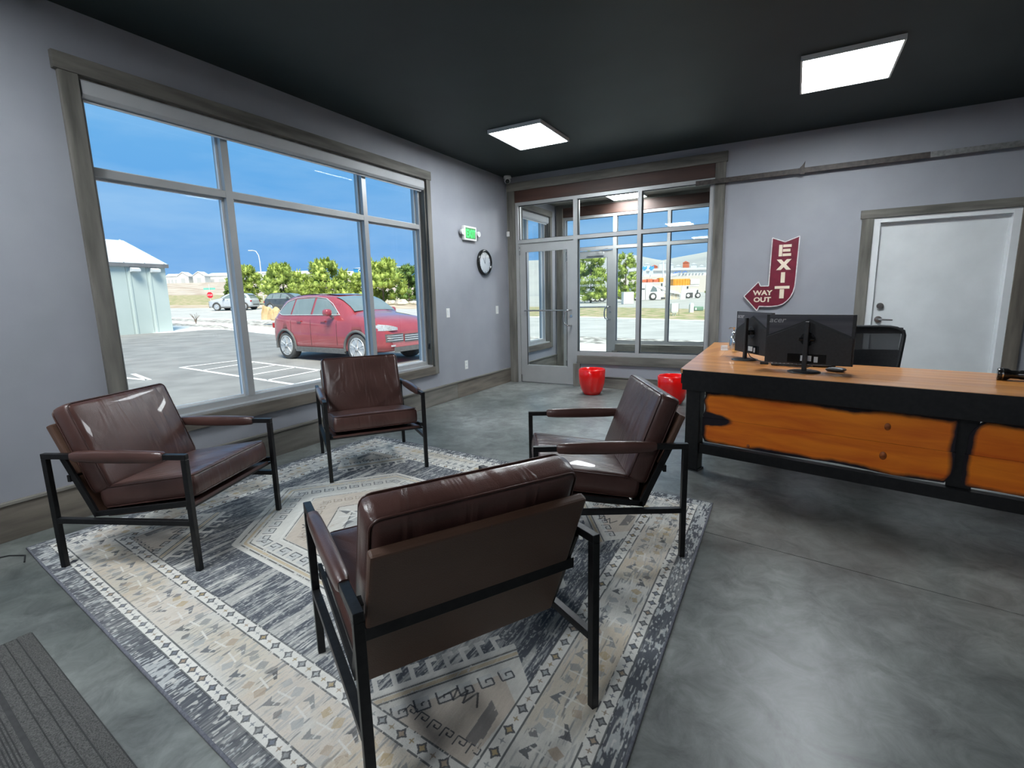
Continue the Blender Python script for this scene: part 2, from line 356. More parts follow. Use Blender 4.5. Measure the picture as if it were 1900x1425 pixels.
def text_mesh(name, txt, size, mt, xf, depth=.002, parent=None, align='CENTER', shear=0, bold=0, spacing=1.0, sx=1.0):
    c = bpy.data.curves.new(name, 'FONT'); c.body = txt; c.size = size; c.align_x = align; c.extrude = depth/2; c.shear = shear; c.offset = bold; c.space_character = spacing; c.resolution_u = 3
    o = bpy.data.objects.new(name, c); COL.objects.link(o); dg = bpy.context.evaluated_depsgraph_get(); me = bpy.data.meshes.new_from_object(o.evaluated_get(dg))
    bpy.data.objects.remove(o); me.transform(xf @ Matrix.Diagonal((sx, 1, 1, 1))); me.materials.clear(); me.materials.append(mt); me.name = name
    q = bpy.data.objects.new(name, me); COL.objects.link(q)
    if parent:
        q.parent = parent
        if parent.get('_w'): q.matrix_parent_inverse = Matrix.Translation(-Vector(parent['_w']))
    return q
def face_mat(o, xdir, updir):
    x_, u_ = Vector(xdir).normalized(), Vector(updir).normalized(); n_ = x_.cross(u_); m_ = Matrix((x_, u_, n_)).transposed().to_4x4(); m_.translation = Vector(o); return m_
vinyl_m = pm('white_vinyl', (.8, .8, .8), (.85, .85, .85), 5, .5)
for txt, z, sz in (('Office Hours', 1.535, .085), ('by appointment', 1.44, .08), ('Call', 1.35, .08)):
    text_mesh('lettering', txt, sz, vinyl_m, face_mat((.665, VY+.048, z), (-1, 0, 0), (0, 0, 1)), .002, vd)
# ---- interior white door
t = thing('door_3', 'white painted interior door in a white frame with lever handle and deadbolt', None, loc=(D2[0], 0, 0), kind='structure', world=True)
x0, x1, zt = D2
MB().box(x0-.06, x0, -.012, .13, 0, zt+.05).box(x1, x1+.06, -.012, .13, 0, zt+.05).box(x0, x1, -.012, .13, zt, zt+.05).build('door_frame', white_m, t, bevel=.002)
MB().box(x0, x0+.014, .045, .13, 0, zt).box(x1-.014, x1, .045, .13, 0, zt).box(x0+.014, x1-.014, .045, .13, zt-.014, zt).build('door_stop', white_m, t)
box(x0+.004, x1-.004, .05, .093, .006, zt-.004).build('door_leaf', white_m, t, bevel=.002)
MB().lathe([(.031, .025), (.033, .03), (.033, .05)], (x0+.07, 0, 1.10), 24, 'y').build('deadbolt', steel_m, t)
h = MB().lathe([(.034, .035), (.036, .04), (.036, .05)], (x0+.065, 0, .955), 24, 'y'); h.tube([(x0+.065, .045, .955), (x0+.065, -.012, .955)], .011)
h.tube([(x0+.065, -.012, .955), (x0+.10, -.016, .955), (x0+.185, -.012, .950)], [.011, .0105, .008]); h.build('lever_handle', steel_m, t)
for n_, a, mt in (('casing_board', (x0-.06-.105, x0-.06, -.028, 0, 0, zt+.05), BW['z']), ('casing_board', (x1+.06, x1+.06+.115, -.028, 0, 0, zt+.05), BW2['z']), ('head_board', (x0-.06-.12, x1+.2, -.034, 0, zt+.05, zt+.135), BW['x'])):
    box(*a).build(n_, mt, t, bevel=.003)
# ================================================================== ARMCHAIRS
CW, CDp, CH_ = .70, .735, .585
def make_armchair():
    t = thing('leather_armchair', None, 'armchair')
    b = .026; hx, hy = CDp/2, CW/2
    for sy in (-1, 1):
        y = sy*hy
        for sx in (-1, 1):
            box(sx*hx-b/2, sx*hx+b/2, y-b/2, y+b/2, 0, CH_-b).build('leg', black_m, t, bevel=.0015, seg=1)
        box(-hx-b/2, hx+b/2, y-b/2, y+b/2, CH_-b, CH_).build('arm_rail', black_m, t, bevel=.0015, seg=1)
        box(-hx+b/2, hx-b/2, y-b/2, y+b/2, .232, .258).build('side_stretcher', black_m, t, bevel=.0015, seg=1)
        yy = sy*(hy-b/2-.008)
        MB().obox((-.168, yy, .272), (hx-.005, yy, .338), .014, .026).obox((-.160, yy, .262), (-.30, yy, CH_-.02), .014, .030).build('sling_frame', black_m, t, bevel=.001, seg=1)
        # padded armrest sleeve, tapered at both ends
        secs = []
        for i, (x_, w_, h0, h1) in enumerate(((.265, .015, .018, .006), (.255, .020, .028, .013), (.20, .022, .033, .016), (.05, .023, .036, .019), (-.10, .022, .035, .017), (-.20, .020, .031, .013), (-.225, .015, .02, .006))):
            cc = CH_-b/2; ring = []
            for k in range(12):
                a = 2*PI*k/12; ca, sa = math.cos(a), math.sin(a); q = (abs(ca)**.6*(1 if ca > 0 else -1), abs(sa)**.6*(1 if sa > 0 else -1))
                ring.append((x_, y+q[0]*(w_), cc+(q[1]*(h0-.004) if q[1] < 0 else q[1]*(h1+b/2-.002))))
            secs.append(ring)
        mb = MB(); vs = sum(secs, []); fs = [(i*12+k, i*12+(k+1) % 12, (i+1)*12+(k+1) % 12, (i+1)*12+k) for i in range(6) for k in range(12)]
        mb.add(vs, fs, True).add(secs[0], [tuple(range(12))]).add(secs[-1], [tuple(range(12))[::-1]]); mb.build('arm_pad', leather_m, t)
    # back support bar and sling
    MB().obox((-.274, -hy+.01, .455), (-.274, hy-.01, .455), .016, .034).build('back_bar', black_m, t, bevel=.001, seg=1)
    box(hx-.04, hx-.012, -hy+b/2, hy-b/2, .305, .318).build('front_bar', black_m, t, bevel=.001, seg=1)
    sw = hy-.035
    def slab(prof, th, w_):
        # sheet following a side profile, given width and thickness, rounded edge
        q = MB(); n = len(prof); up, dn = [], []
        for i, p in enumerate(prof):
            a = Vector(prof[max(i-1, 0)]); c = Vector(prof[min(i+1, n-1)]); d = (c-a).normalized(); nn = Vector((-d.y, d.x))
            up.append(Vector(p)+nn*th/2); dn.append(Vector(p)-nn*th/2)
        loop = up+dn[::-1]
        q.prism([tuple(v) for v in loop], lambda p: (p[0], -w_, p[1]), lambda p: (p[0], w_, p[1])); return q
    slab([(.355, .322), (.20, .303), (.02, .278), (-.12, .262)], .018, sw).build('seat_sling', leather_m, t, bevel=.004)
    slab([(-.135, .262), (-.185, .262)], .012, sw).build('seat_back_joint', black_m, t, bevel=.002)
    slab([(-.178, .255), (-.215, .345), (-.262, .455)], .020, sw).build('lower_back_panel', leather_d, t, bevel=.004)
    slab([(-.262, .462), (-.318, .60), (-.366, .712)], .030, sw).build('upper_back_panel', leather_d, t, bevel=.008)
    MB().tube([(-.2765, .0, .47), (-.331, .0, .60), (-.378, .0, .706)], .0022, 5).build('back_seam', piping_m, t)
    # cushions
    def seat_xf(p):
        a = R_(-8.3); x_, z_ = p.x, p.z; return Vector((.105+x_*math.cos(a)-z_*math.sin(a)*-1*-1, p.y, .372-x_*math.sin(a)+z_*math.cos(a)))
    def tilt(cx, cz, ang):
        ca, sa = math.cos(ang), math.sin(ang)
        return lambda p: Vector((cx+p.x*ca-p.z*sa, p.y, cz+p.x*sa+p.z*ca))
    sx_ = tilt(.100, .376, R_(8.0)); sc = MB().rbox(.52, .60, .115, .020, sx_, puff=.012).build('seat_cushion', leather_m, t, merge=True)
    bx_ = tilt(-.225, .588, R_(111.0)); bc = MB().rbox(.45, .605, .110, .024, bx_, puff=.016).build('back_cushion', leather_m, t, merge=True)
    def pipe(L_, W_, z, xf, r):
        pts = []; rr = .03
        for cx_, cy_, a0 in ((L_/2-rr, W_/2-rr, 0), (-L_/2+rr, W_/2-rr, 90), (-L_/2+rr, -W_/2+rr, 180), (L_/2-rr, -W_/2+rr, 270)):
            for k in range(5): a = R_(a0+k*22.5); pts.append(xf(Vector((cx_+rr*math.cos(a), cy_+rr*math.sin(a), z))))
        return MB().tube(pts, r, 6, closed=True)
    pipe(.52, .60, .050, sx_, .0035).build('piping', piping_m, sc); pipe(.52, .60, -.050, sx_, .0035).build('piping', piping_m, sc)
    pipe(.45, .605, .046, bx_, .0035).build('piping', piping_m, bc); pipe(.45, .605, -.046, bx_, .0035).build('piping', piping_m, bc)
    return t
def copy_tree(o, parent=None):
    c = o.copy(); COL.objects.link(c); c.parent = parent
    for ch in list(o.children): copy_tree(ch, c)
    return c
# creases in the leather
def leather_creases(M, sc=9):
    t_ = M.node_tree; b_ = t_.nodes['Principled BSDF']; tcn = [n for n in t_.nodes if n.type == 'TEX_COORD'][0]
    mpn = t_.nodes.new('ShaderNodeMapping'); mpn.inputs['Scale'].default_value = (1.0, 4.0, 1.0)
    nn = t_.nodes.new('ShaderNodeTexNoise'); nn.inputs['Scale'].default_value = 2.2; nn.inputs['Detail'].default_value = 2; nn.inputs['Distortion'].default_value = 1.2
    r = t_.nodes.new('ShaderNodeValToRGB'); r.color_ramp.elements[0].position = .45; r.color_ramp.elements[1].position = .75
    bn = t_.nodes.new('ShaderNodeBump'); bn.inputs['Strength'].default_value = .35; bn.inputs['Distance'].default_value = .012
    t_.links.new(tcn.outputs['Object'], mpn.inputs[0]); t_.links.new(mpn.outputs[0], nn.inputs[0]); t_.links.new(nn.outputs['Fac'], r.inputs[0]); t_.links.new(r.outputs[0], bn.inputs['Height'])
    src = b_.inputs['Normal'].links[0].from_socket; t_.links.new(src, bn.inputs['Normal']); t_.links.new(bn.outputs[0], b_.inputs['Normal'])
cushion_m = leather_m.copy(); cushion_m.name = 'creased_brown_leather'; leather_creases(cushion_m)
a0 = make_armchair()
for ch in a0.children:
    if 'cushion' in ch.name: ch.data.materials[0] = cushion_m
CHAIRS = [
 (.875, -5.290, 24.0, (.97, 1.0, 1.0), 'brown leather armchair at the far left, below the left end of the wide window'),
 (.870, -3.835, -36.0, (1.06, .99, 1.0), 'brown leather armchair facing us, its back to the window and the parked red car'),
 (2.888, -4.140, 209.0, (.96, 1.05, .98), 'brown leather armchair seen from its side next to the desk leg'),
 (2.825, -5.470, 149.5, (.98, .98, .99), 'foreground brown leather armchair seen from behind with its back panels in view')]
for i, (x, y, a, sc, lb) in enumerate(CHAIRS):
    o = a0 if i == 0 else copy_tree(a0)
    o.location = (x, y, .012); o.rotation_euler = (0, 0, R_(a)); o.scale = sc; o['label'] = lb; o['group'] = 'leather armchairs on the rug'

# ================================================================== RUG
def make_rug_image(Wd=3.15, Hd=2.52, ppm=480):
    w, h = int(Wd*ppm), int(Hd*ppm); U, V = np.meshgrid((np.arange(w)+.5)/ppm, (np.arange(h)+.5)/ppm)
    def nz(su, sv):
        a = rng.random((max(2, int(Hd/sv)+3), max(2, int(Wd/su)+3))); yi = V/sv; xi = U/su; y0 = yi.astype(int); x0 = xi.astype(int); fy = yi-y0; fx = xi-x0
        fy = fy*fy*(3-2*fy); fx = fx*fx*(3-2*fx)
        return (a[y0, x0]*(1-fx)+a[y0, x0+1]*fx)*(1-fy)+(a[y0+1, x0]*(1-fx)+a[y0+1, x0+1]*fx)*fy
    streak = nz(.006, .08)*.5+nz(.004, .03)*.5; mott = nz(.03, .05)*.5+nz(.012, .02)*.3+nz(.005, .008)*.2; big = nz(.35, .4)*.6+nz(.15, .18)*.4; fine = rng.random((h, w))
    slate = np.array([.100, .110, .128]); ivory = np.array([.60, .585, .54]); grey = np.array([.33, .34, .34]); tan = np.array([.47, .365, .27]); ochre = np.array([.42, .32, .18]); dark = np.array([.045, .048, .055]); cream = np.array([.66, .645, .60])
    img = np.zeros((h, w, 3)); img[:] = ivory
    def blend(mask, col, al=1.0):
        a_ = (mask*al)[..., None] if hasattr(mask, 'shape') else al
        img[:] = img*(1-a_)+np.array(col)*a_
    def sm(x_, a_, b_): t_ = np.clip((x_-a_)/(b_-a_), 0, 1); return t_*t_*(3-2*t_)
    def rect(u0, u1, v0, v1): return ((U >= u0) & (U < u1) & (V >= v0) & (V < v1)).astype(float)
    def poly(pts, col, al=1.0, dis=.0):
        pts = np.array(pts); u0, v0 = pts.min(0)-.01; u1, v1 = pts.max(0)+.01
        i0, i1, j0, j1 = max(0, int(v0*ppm)), min(h, int(v1*ppm)+1), max(0, int(u0*ppm)), min(w, int(u1*ppm)+1)
        if i1 <= i0 or j1 <= j0: return
        uu, vv = U[i0:i1, j0:j1], V[i0:i1, j0:j1]; ins = np.zeros(uu.shape, bool); n = len(pts)
        for k in range(n):
            (xa, ya), (xb, yb) = pts[k], pts[(k+1) % n]
            if ya == yb: continue
            c_ = (ya > vv) != (yb > vv); xi = (xb-xa)*(vv-ya)/(yb-ya)+xa; ins ^= c_ & (uu < xi)
        a_ = ins*al
        if dis: a_ = a_*(mott[i0:i1, j0:j1]*.6+streak[i0:i1, j0:j1]*.4 > dis)
        a_ = a_[..., None]; img[i0:i1, j0:j1] = img[i0:i1, j0:j1]*(1-a_)+np.array(col)*a_
    def line(p, q, wd, col, al=1.0, dis=.0):
        p, q = np.array(p, float), np.array(q, float); d = (q-p)/np.linalg.norm(q-p); n = np.array([-d[1], d[0]])*wd/2
        poly([p-n, q-n, q+n, p+n], col, al, dis)
    def pline(ps, wd, col, al=1, dis=0):
        for a_, b_ in zip(ps[:-1], ps[1:]): line(a_, b_, wd, col, al, dis)
    # field
    FI = .36; F = rect(FI, Wd-FI, FI, Hd-FI)
    blend(F, slate); blend(F*sm(streak, .50, .62), grey*.95, .6); blend(F*sm(nz(.03, .35)*.6+nz(.01, .1)*.4, .58, .68), ivory, .6); blend(F*sm(mott*.6+streak*.4, .62, .70), cream, .45); blend(F*sm(nz(.004, .012), .72, .85), cream, .5)
    # central hexagon and corner spandrels
    cu, cv = Wd/2, Hd/2
    hexa = [(cu-1.10, cv), (cu-.62, cv+.62), (cu+.62, cv+.62), (cu+1.10, cv), (cu+.62, cv-.62), (cu-.62, cv-.62)]
    def scaled(ps, k): return [(cu+(a_-cu)*k, cv+(b_-cv)*k) for a_, b_ in ps]
    def ring(ps, k, wd, col, al=1, dis=0): q = scaled(ps, k); pline(q+[q[0]], wd, col, al, dis)
    poly(hexa, ivory); ring(hexa, 1.0, .018, cream); ring(hexa, .965, .008, dark, .8, .42); ring(hexa, .93, .016, ochre*1.2, .7, .35); ring(hexa, .90, .007, dark, .8, .42)
    def key(p, q, size, col, side=1, n=None, wd=.006, fill=None):
        p, q = np.array(p, float), np.array(q, float); Ln = np.linalg.norm(q-p); d = (q-p)/Ln; nn = np.array([-d[1], d[0]])*side; n = n or int(Ln/(size*1.35)); st = Ln/n
        for k in range(n):
            o_ = p+d*st*(k+.12); s_ = size; P_ = lambda a_, b_: o_+d*a_*s_+nn*b_*s_
            if fill is not None: poly([P_(0, 0), P_(1, 0), P_(1, 1), P_(0, 1)], fill, .6)
            pline([P_(0, 0), P_(0, .95), P_(.95, .95), P_(.95, .4), P_(.45, .4), P_(.45, .65)], wd, col, .9, .36)
    for k_, s_, cl in ((.87, .062, dark), (.62, .05, dark)):
        q = scaled(hexa, k_)
        for i in range(6): key(q[i], q[(i+1) % 6], s_, cl*1.2, side=-1 if True else 1, wd=.006, fill=grey*1.35)
    ring(hexa, .72, .012, cream); ring(hexa, .70, .006, dark, .8, .4)
    poly(scaled(hexa, .69), tan*1.05, .55); 
    for k in range(3): poly(scaled(hexa, .46-.12*k), [ivory, grey, tan][k], .75, .3); ring(hexa, .46-.12*k, .007, dark, .8, .35)
    for sx in (-1, 1):   # star and comb motifs inside
        c0 = cu+sx*.30
        for k in range(8):
            a_ = k*PI/4; line((c0, cv), (c0+.13*math.cos(a_), cv+.13*math.sin(a_)), .016, cream, .9); 
        for k in range(4):
            a_ = k*PI/2+.2; poly([(c0+.09*math.cos(a_-.25), cv+.09*math.sin(a_-.25)), (c0+.17*math.cos(a_), cv+.17*math.sin(a_)), (c0+.09*math.cos(a_+.25), cv+.09*math.sin(a_+.25))], dark*1.6, .8, .35)
        for vv in (-.27, .27):
            line((cu+sx*.15, cv+vv), (cu+sx*.50, cv+vv), .008, dark, .8, .35)
            for k in range(5): line((cu+sx*(.18+k*.07), cv+vv-.03), (cu+sx*(.18+k*.07), cv+vv+.03), .010, dark*1.5, .8, .35)
    # corner spandrels
    for sx in (-1, 1):
        for sy in (-1, 1):
            def T(a_, b_): return (cu+sx*(cu-FI-a_), cv+sy*(cv-FI-b_))   # a,b measured in from the field corner
            P = [T(0, 0), T(.44, 0), T(.13, .47), T(0, .34)]; poly(P, ivory); poly([T(.02, .0), T(.33, 0), T(.10, .33), T(.0, .25)], tan, .55, .25)
            for ofs, wd, cl, al in ((0, .02, cream, 1), (-.022, .007, dark, .8), (-.040, .016, ochre*1.2, .7), (-.056, .007, dark, .8)):
                line(T(.44+ofs, 0), T(.13+ofs*.7, .47+ofs*.7), wd, cl, al, .3 if al < 1 else 0)
            a_, b_ = np.array(T(.44, 0)), np.array(T(.13, .47)); d = (b_-a_)/np.linalg.norm(b_-a_); nn = np.array([-d[1], d[0]]); 
            if np.dot(nn, np.array([cu, cv])-a_) < 0: nn = -nn
            for k in range(8):   # white stepped teeth into the slate
                o_ = a_+d*(.03+k*.065); Q = lambda s_, t_: o_+d*s_+nn*t_
                poly([Q(0, 0), Q(.018, 0), Q(.018, .055), Q(.042, .055), Q(.042, .075), Q(0, .075)], cream, .95)
            key(np.array(T(.345, .01)), np.array(T(.085, .385)), .05, dark*1.3, side=1 if sx*sy > 0 else -1, wd=.006, fill=grey*1.4)
            for k in range(6): key(T(.30-.05*k, .03), T(.255-.05*k, .03), .035, dark*1.3, n=1, wd=.005)
            pline([T(.23, .13), T(.20, .20), T(.185, .15), T(.165, .21), T(.15, .16), T(.13, .22), T(.10, .17)], .007, dark, .85)
            poly([T(.02, .06), T(.07, .06), T(.075, .22), T(.03, .19)], dark*2, .7, .35)
    # borders
    def band(a_, b_, col, al=1.0): m_ = rect(a_, Wd-a_, a_, Hd-a_)-rect(b_, Wd-b_, b_, Hd-b_); blend(m_, col, al); return m_
    m_ = band(0, .075, grey*1.3); blend(m_*sm(mott*.55+streak*.45+big*.3, .52, .60), slate*.8, .95); blend(m_*sm(nz(.006, .02), .70, .8), cream, .6)
    band(.075, .125, cream); m_ = band(.125, .305, ivory); blend(m_*sm(big+.3*(mott-.5), .45, .62), tan*1.25, .36); blend(m_*sm(nz(.25, .22), .55, .75), ochre*1.15, .34); blend(m_*sm(streak*.7+mott*.3, .55, .66), grey*.9, .6); blend(m_*sm(nz(.008, .05)*.7+streak*.3, .70, .78), slate, .6)
    band(.305, .36, cream)
    def frame_line(a_, wd, col, al, dis):
        for p, q in (((a_, a_), (Wd-a_, a_)), ((Wd-a_, a_), (Wd-a_, Hd-a_)), ((Wd-a_, Hd-a_), (a_, Hd-a_)), ((a_, Hd-a_), (a_, a_))): line(p, q, wd, col, al, dis)
    for a_ in (.076, .124, .305, .360): frame_line(a_, .006, dark*1.3, .85, .38)
    def motifs(inset, sizeh, cols, step):
        for (p, q) in (((inset, inset), (Wd-inset, inset)), ((Wd-inset, inset), (Wd-inset, Hd-inset)), ((Wd-inset, Hd-inset), (inset, Hd-inset)), ((inset, Hd-inset), (inset, inset))):
            p, q = np.array(p), np.array(q); Ln = np.linalg.norm(q-p); d = (q-p)/Ln; nn = np.array([-d[1], d[0]]); n = int(Ln/step)
            for k in range(n):
                c0 = p+d*(k+.5)*Ln/n; c_ = cols[rng.integers(len(cols))]
                if k % 2 == 0:
                    pts = []
                    for j in range(8):
                        r_ = sizeh*(1 if j % 2 == 0 else .55); a_ = j*PI/4; pts.append(c0+(d*math.cos(a_)+nn*math.sin(a_))*r_)
                    poly(pts, dark*1.2, .9); poly([c0+(x_-c0)*.55 for x_ in pts], c_, .9)
                else:
                    s_ = sizeh*.5; pts = []
                    for j in range(8): r_ = s_*(1.2 if j % 2 == 0 else .35); a_ = j*PI/4; pts.append(c0+(d*math.cos(a_)+nn*math.sin(a_))*r_)
                    poly(pts, c_*.8, .9)
    motifs(.100, .021, [slate*1.8, slate*2, grey*.8, tan*.8], .036)
    motifs(.333, .023, [tan*.9, grey, ochre, grey*1.2], .042)
    # angular floral ornaments of the wide band
    for (p, q) in (((.13, .215), (Wd-.13, .215)), ((Wd-.215, .13), (Wd-.215, Hd-.13)), ((Wd-.13, Hd-.215), (.13, Hd-.215)), ((.215, Hd-.13), (.215, .13))):
        p, q = np.array(p, float), np.array(q, float); Ln = np.linalg.norm(q-p); d = (q-p)/Ln; nn = np.array([-d[1], d[0]]); n = int(Ln/.105)
        for k in range(n):
            c0 = p+d*(k+.5)*Ln/n; sg = 1 if k % 2 else -1; Q = lambda a_, b_: c0+d*a_+nn*b_*sg; cl = [slate*1.1, grey*.7, dark*1.8][rng.integers(3)]; fl_ = [tan*.85, ochre, grey*.8, grey*1.1][rng.integers(4)]
            poly([Q(-.035, .02), Q(-.028, .062), Q(.02, .030), Q(.016, .020), Q(-.018, .035)], cl, .85, .30)
            poly([Q(.02, -.01), Q(.045, -.03), Q(.03, -.06), Q(.0, -.045)], fl_, .75, .32); poly([Q(-.05, -.06), Q(-.02, -.05), Q(-.03, -.02), Q(-.055, -.03)], fl_, .7, .36)
            line(Q(-.038, 0), Q(.032, -.010), .007, cream, .85); line(Q(0, -.05), Q(.0, .04), .006, cream, .75)
            if k % 3 == 0: poly([Q(.04, .03), Q(.065, .05), Q(.05, .07), Q(.03, .055)], cl, .7, .35)
    # wear
    img *= (1+.16*(streak-.5)+.10*(fine-.5)+.14*(mott-.5))[..., None]
    wear = sm(big*.6+streak*.4, .52, .72)*.22; img = img*(1-wear[..., None])+cream*wear[..., None]
    img = np.clip(img, 0, 1)
    srgb = np.where(img <= .0031308, img*12.92, 1.055*img**(1/2.4)-.055)
    im = bpy.data.images.new('rug_weave', w, h); px = np.ones((h, w, 4), np.float32); px[..., :3] = srgb; im.pixels.foreach_set(px.ravel()); im.update(); im.pack()
    return im
rugM = bpy.data.materials.new('distressed_rug'); rugM.use_nodes = True; t_ = rugM.node_tree; b_ = t_.nodes['Principled BSDF']; b_.inputs['Roughness'].default_value = .95; b_.inputs['Specular IOR Level'].default_value = .15
it = t_.nodes.new('ShaderNodeTexImage'); it.image = make_rug_image(); uvn = t_.nodes.new('ShaderNodeUVMap'); t_.links.new(uvn.outputs[0], it.inputs[0]); t_.links.new(it.outputs[0], b_.inputs['Base Color'])
nn = t_.nodes.new('ShaderNodeTexNoise'); nn.inputs['Scale'].default_value = 220; bn = t_.nodes.new('ShaderNodeBump'); bn.inputs['Strength'].default_value = .35; bn.inputs['Distance'].default_value = .003
tcn = t_.nodes.new('ShaderNodeTexCoord'); t_.links.new(tcn.outputs['Object'], nn.inputs[0]); t_.links.new(nn.outputs['Fac'], bn.inputs['Height']); t_.links.new(bn.outputs[0], b_.inputs['Normal'])
BLc, BRc, TRc, TLc = (.245, -5.765), (3.465, -6.125), (3.42, -3.555), (.36, -3.27)
def rug_pt(a, b, z): return tuple((BLc[i]*(1-a)*(1-b)+BRc[i]*a*(1-b)+TRc[i]*a*b+TLc[i]*(1-a)*b) for i in (0, 1))+(z,)
rug = thing('area_rug', 'large distressed ivory, tan and slate rug with geometric medallion under the armchairs', 'rug', (1.87, -4.68, 0), world=True)
mb = MB().grid(lambda a, b: rug_pt(a, b, .0115), 24, 20, False)
o = mb.build('woven_face', rugM, rug); uvl = o.data.uv_layers.new(name='UVMap')
co = [(i % 25/24, i//25/20) for i in range(25*21)]
for lp in o.data.loops: uvl.data[lp.index].uv = co[lp.vertex_index]
q = MB(); q.grid(lambda a, b: rug_pt(a, 1-b, .001), 1, 1, False); q.build('rug_backing', pm('rug_back', (.2, .19, .17)), rug)
edge = [rug_pt(a, b, .0065) for a, b in [(i/12, 0) for i in range(12)]+[(1, i/10) for i in range(10)]+[(1-i/12, 1) for i in range(12)]+[(0, 1-i/10) for i in range(10)]]
MB().tube(edge, .0065, 8, closed=True).build('overlocked_edge', pm('rug_edge', (.10, .105, .13), (.16, .165, .19), 90, .9), rug)

# ---- ribbed door mat at lower left
mt_ = thing('ribbed_floor_mat', 'dark grey ribbed floor mat on the concrete at the lower left corner', 'mat', (1.155, -6.5, 0), R_(-5.6))
matm = pm('mat_pile', (.045, .045, .044), (.13, .13, .125), 260, .95, bump=.8)
matr = pm('mat_rubber', (.022, .022, .023), (.035, .035, .036), 30, .7)
# local frame: y=.46 is the long edge nearest the rug
box(.0, 2.4, -.75, .46, .0, .006).build('rubber_base', matr, mt_, bevel=.002)
box(.0, 2.4, .415, .455, .006, .0085).build('border_rib', matm, mt_)
yy = .405; k = 0
mbm = MB()
for ya, yb in ((.375, .405), (.335, .352)): pass
y_ = .41
i = 0
while y_ > -.74:
    if i in (3,): y_ -= .012
    if i < 3: w_ = .030
    elif i == 3: w_ = .012
    else: w_ = .0045
    nm = 'mat_rib' if i < 40 else None
    if nm: box(.01, 2.39, y_-w_, y_, .006, .0095).build('mat_rib', matm, mt_)
    else: mbm.box(.01, 2.39, y_-w_, y_, .006, .0095)
    y_ -= w_+(.004 if i < 4 else .0045); i += 1
tag(mbm.build('mat_ribs', matm, mt_), kind='stuff')
# ---- black power cord on the floor at left
tag(MB().tube([(.03, -6.35, .004), (.10, -6.12, .004), (.20, -5.95, .004), (.255, -5.84, .004), (.33, -5.80, .004), (.42, -5.83, .004)], .0035, 8).build('black_cord', bplas_m), 'thin black cord lying on the floor at the left corner of the rug', 'cord')

# ================================================================== DESK
DA = Vector((3.12, -2.95, 0)); DR = R_(-13.07)
desk = thing('reception_desk', 'L-shaped reception desk with orange wood top, black steel frame and charred orange front boards', 'desk', DA, DR)
top_m = wood('orange_pine_top', (.36, .125, .022), (.62, .27, .068), 'x', .34, 11, .2, coat=.35)
top_y = wood('orange_pine_top_return', (.36, .13, .026), (.62, .275, .075), 'y', .30, 11, .2, coat=.35)
def charred():
    M = bpy.data.materials.new('charred_orange_pine'); M.use_nodes = True; t = M.node_tree; b = t.nodes['Principled BSDF']; n_ = t.nodes.new; l_ = t.links.new
    b.inputs['Roughness'].default_value = .42; b.inputs['Specular IOR Level'].default_value = .3
    tc = n_('ShaderNodeTexCoord'); mp = n_('ShaderNodeMapping'); mp.inputs['Scale'].default_value = (.16, 1, 1); l_(tc.outputs['Object'], mp.inputs[0])
    nz = n_('ShaderNodeTexNoise'); nz.inputs['Scale'].default_value = 16; nz.inputs['Detail'].default_value = 8; nz.inputs['Distortion'].default_value = .4; l_(mp.outputs[0], nz.inputs[0])
    r = n_('ShaderNodeValToRGB'); r.color_ramp.elements[0].position = .3; r.color_ramp.elements[1].position = .7; r.color_ramp.elements[0].color = (.70, .125, .008, 1); r.color_ramp.elements[1].color = (.95, .26, .015, 1); l_(nz.outputs['Fac'], r.inputs[0])
    # burnt rims: attribute 'rim' = distance to the board's outer edge, broken up by noise
    at_ = n_('ShaderNodeAttribute'); at_.attribute_name = 'rim'; n2 = n_('ShaderNodeTexNoise'); n2.inputs['Scale'].default_value = 3.2; n2.inputs['Detail'].default_value = 5; l_(tc.outputs['Object'], n2.inputs[0])
    mr = n_('ShaderNodeMath'); mr.operation = 'MULTIPLY_ADD'; mr.inputs[1].default_value = -.10; mr.inputs[2].default_value = .04; l_(n2.outputs['Fac'], mr.inputs[0])
    ad = n_('ShaderNodeMath'); ad.operation = 'ADD'; l_(at_.outputs['Fac'], ad.inputs[0]); l_(mr.outputs[0], ad.inputs[1])
    r2 = n_('ShaderNodeValToRGB'); r2.color_ramp.elements[0].position = .0; r2.color_ramp.elements[1].position = .022; r2.color_ramp.elements[0].color = (0, 0, 0, 1); r2.color_ramp.elements[1].color = (1, 1, 1, 1); l_(ad.outputs[0], r2.inputs[0])
    mx = n_('ShaderNodeMixRGB'); mx.inputs[1].default_value = (.010, .007, .012, 1); l_(r2.outputs[0], mx.inputs[0]); l_(r.outputs[0], mx.inputs[2]); l_(mx.outputs[0], b.inputs['Base Color'])
    return M
char_m = charred()
# top planks (main run) ; left side runs along world line towards the wall
ka = -math.tan(R_(91.3+13.07-90))
zt0, zt1 = .712, .745; DD = .83
for j in range(4):
    ya, yb = -.022+j*.214, -.022+(j+1)*.214-.0012
    lf = lambda y: -.03+ka*y
    poly = [(lf(ya)+(.03 if j == 0 else 0), ya), (3.3, ya), (3.3, yb), (lf(yb), yb)]
    if j == 0: poly = [(lf(ya)+.035, ya), (3.3, ya), (3.3, yb), (lf(yb), yb), (lf(ya+.035), ya+.035)]
    MB().prism(poly, lambda p: (*p, zt0), lambda p: (*p, zt1)).build('top_plank', top_m, desk, bevel=.0012, seg=1)
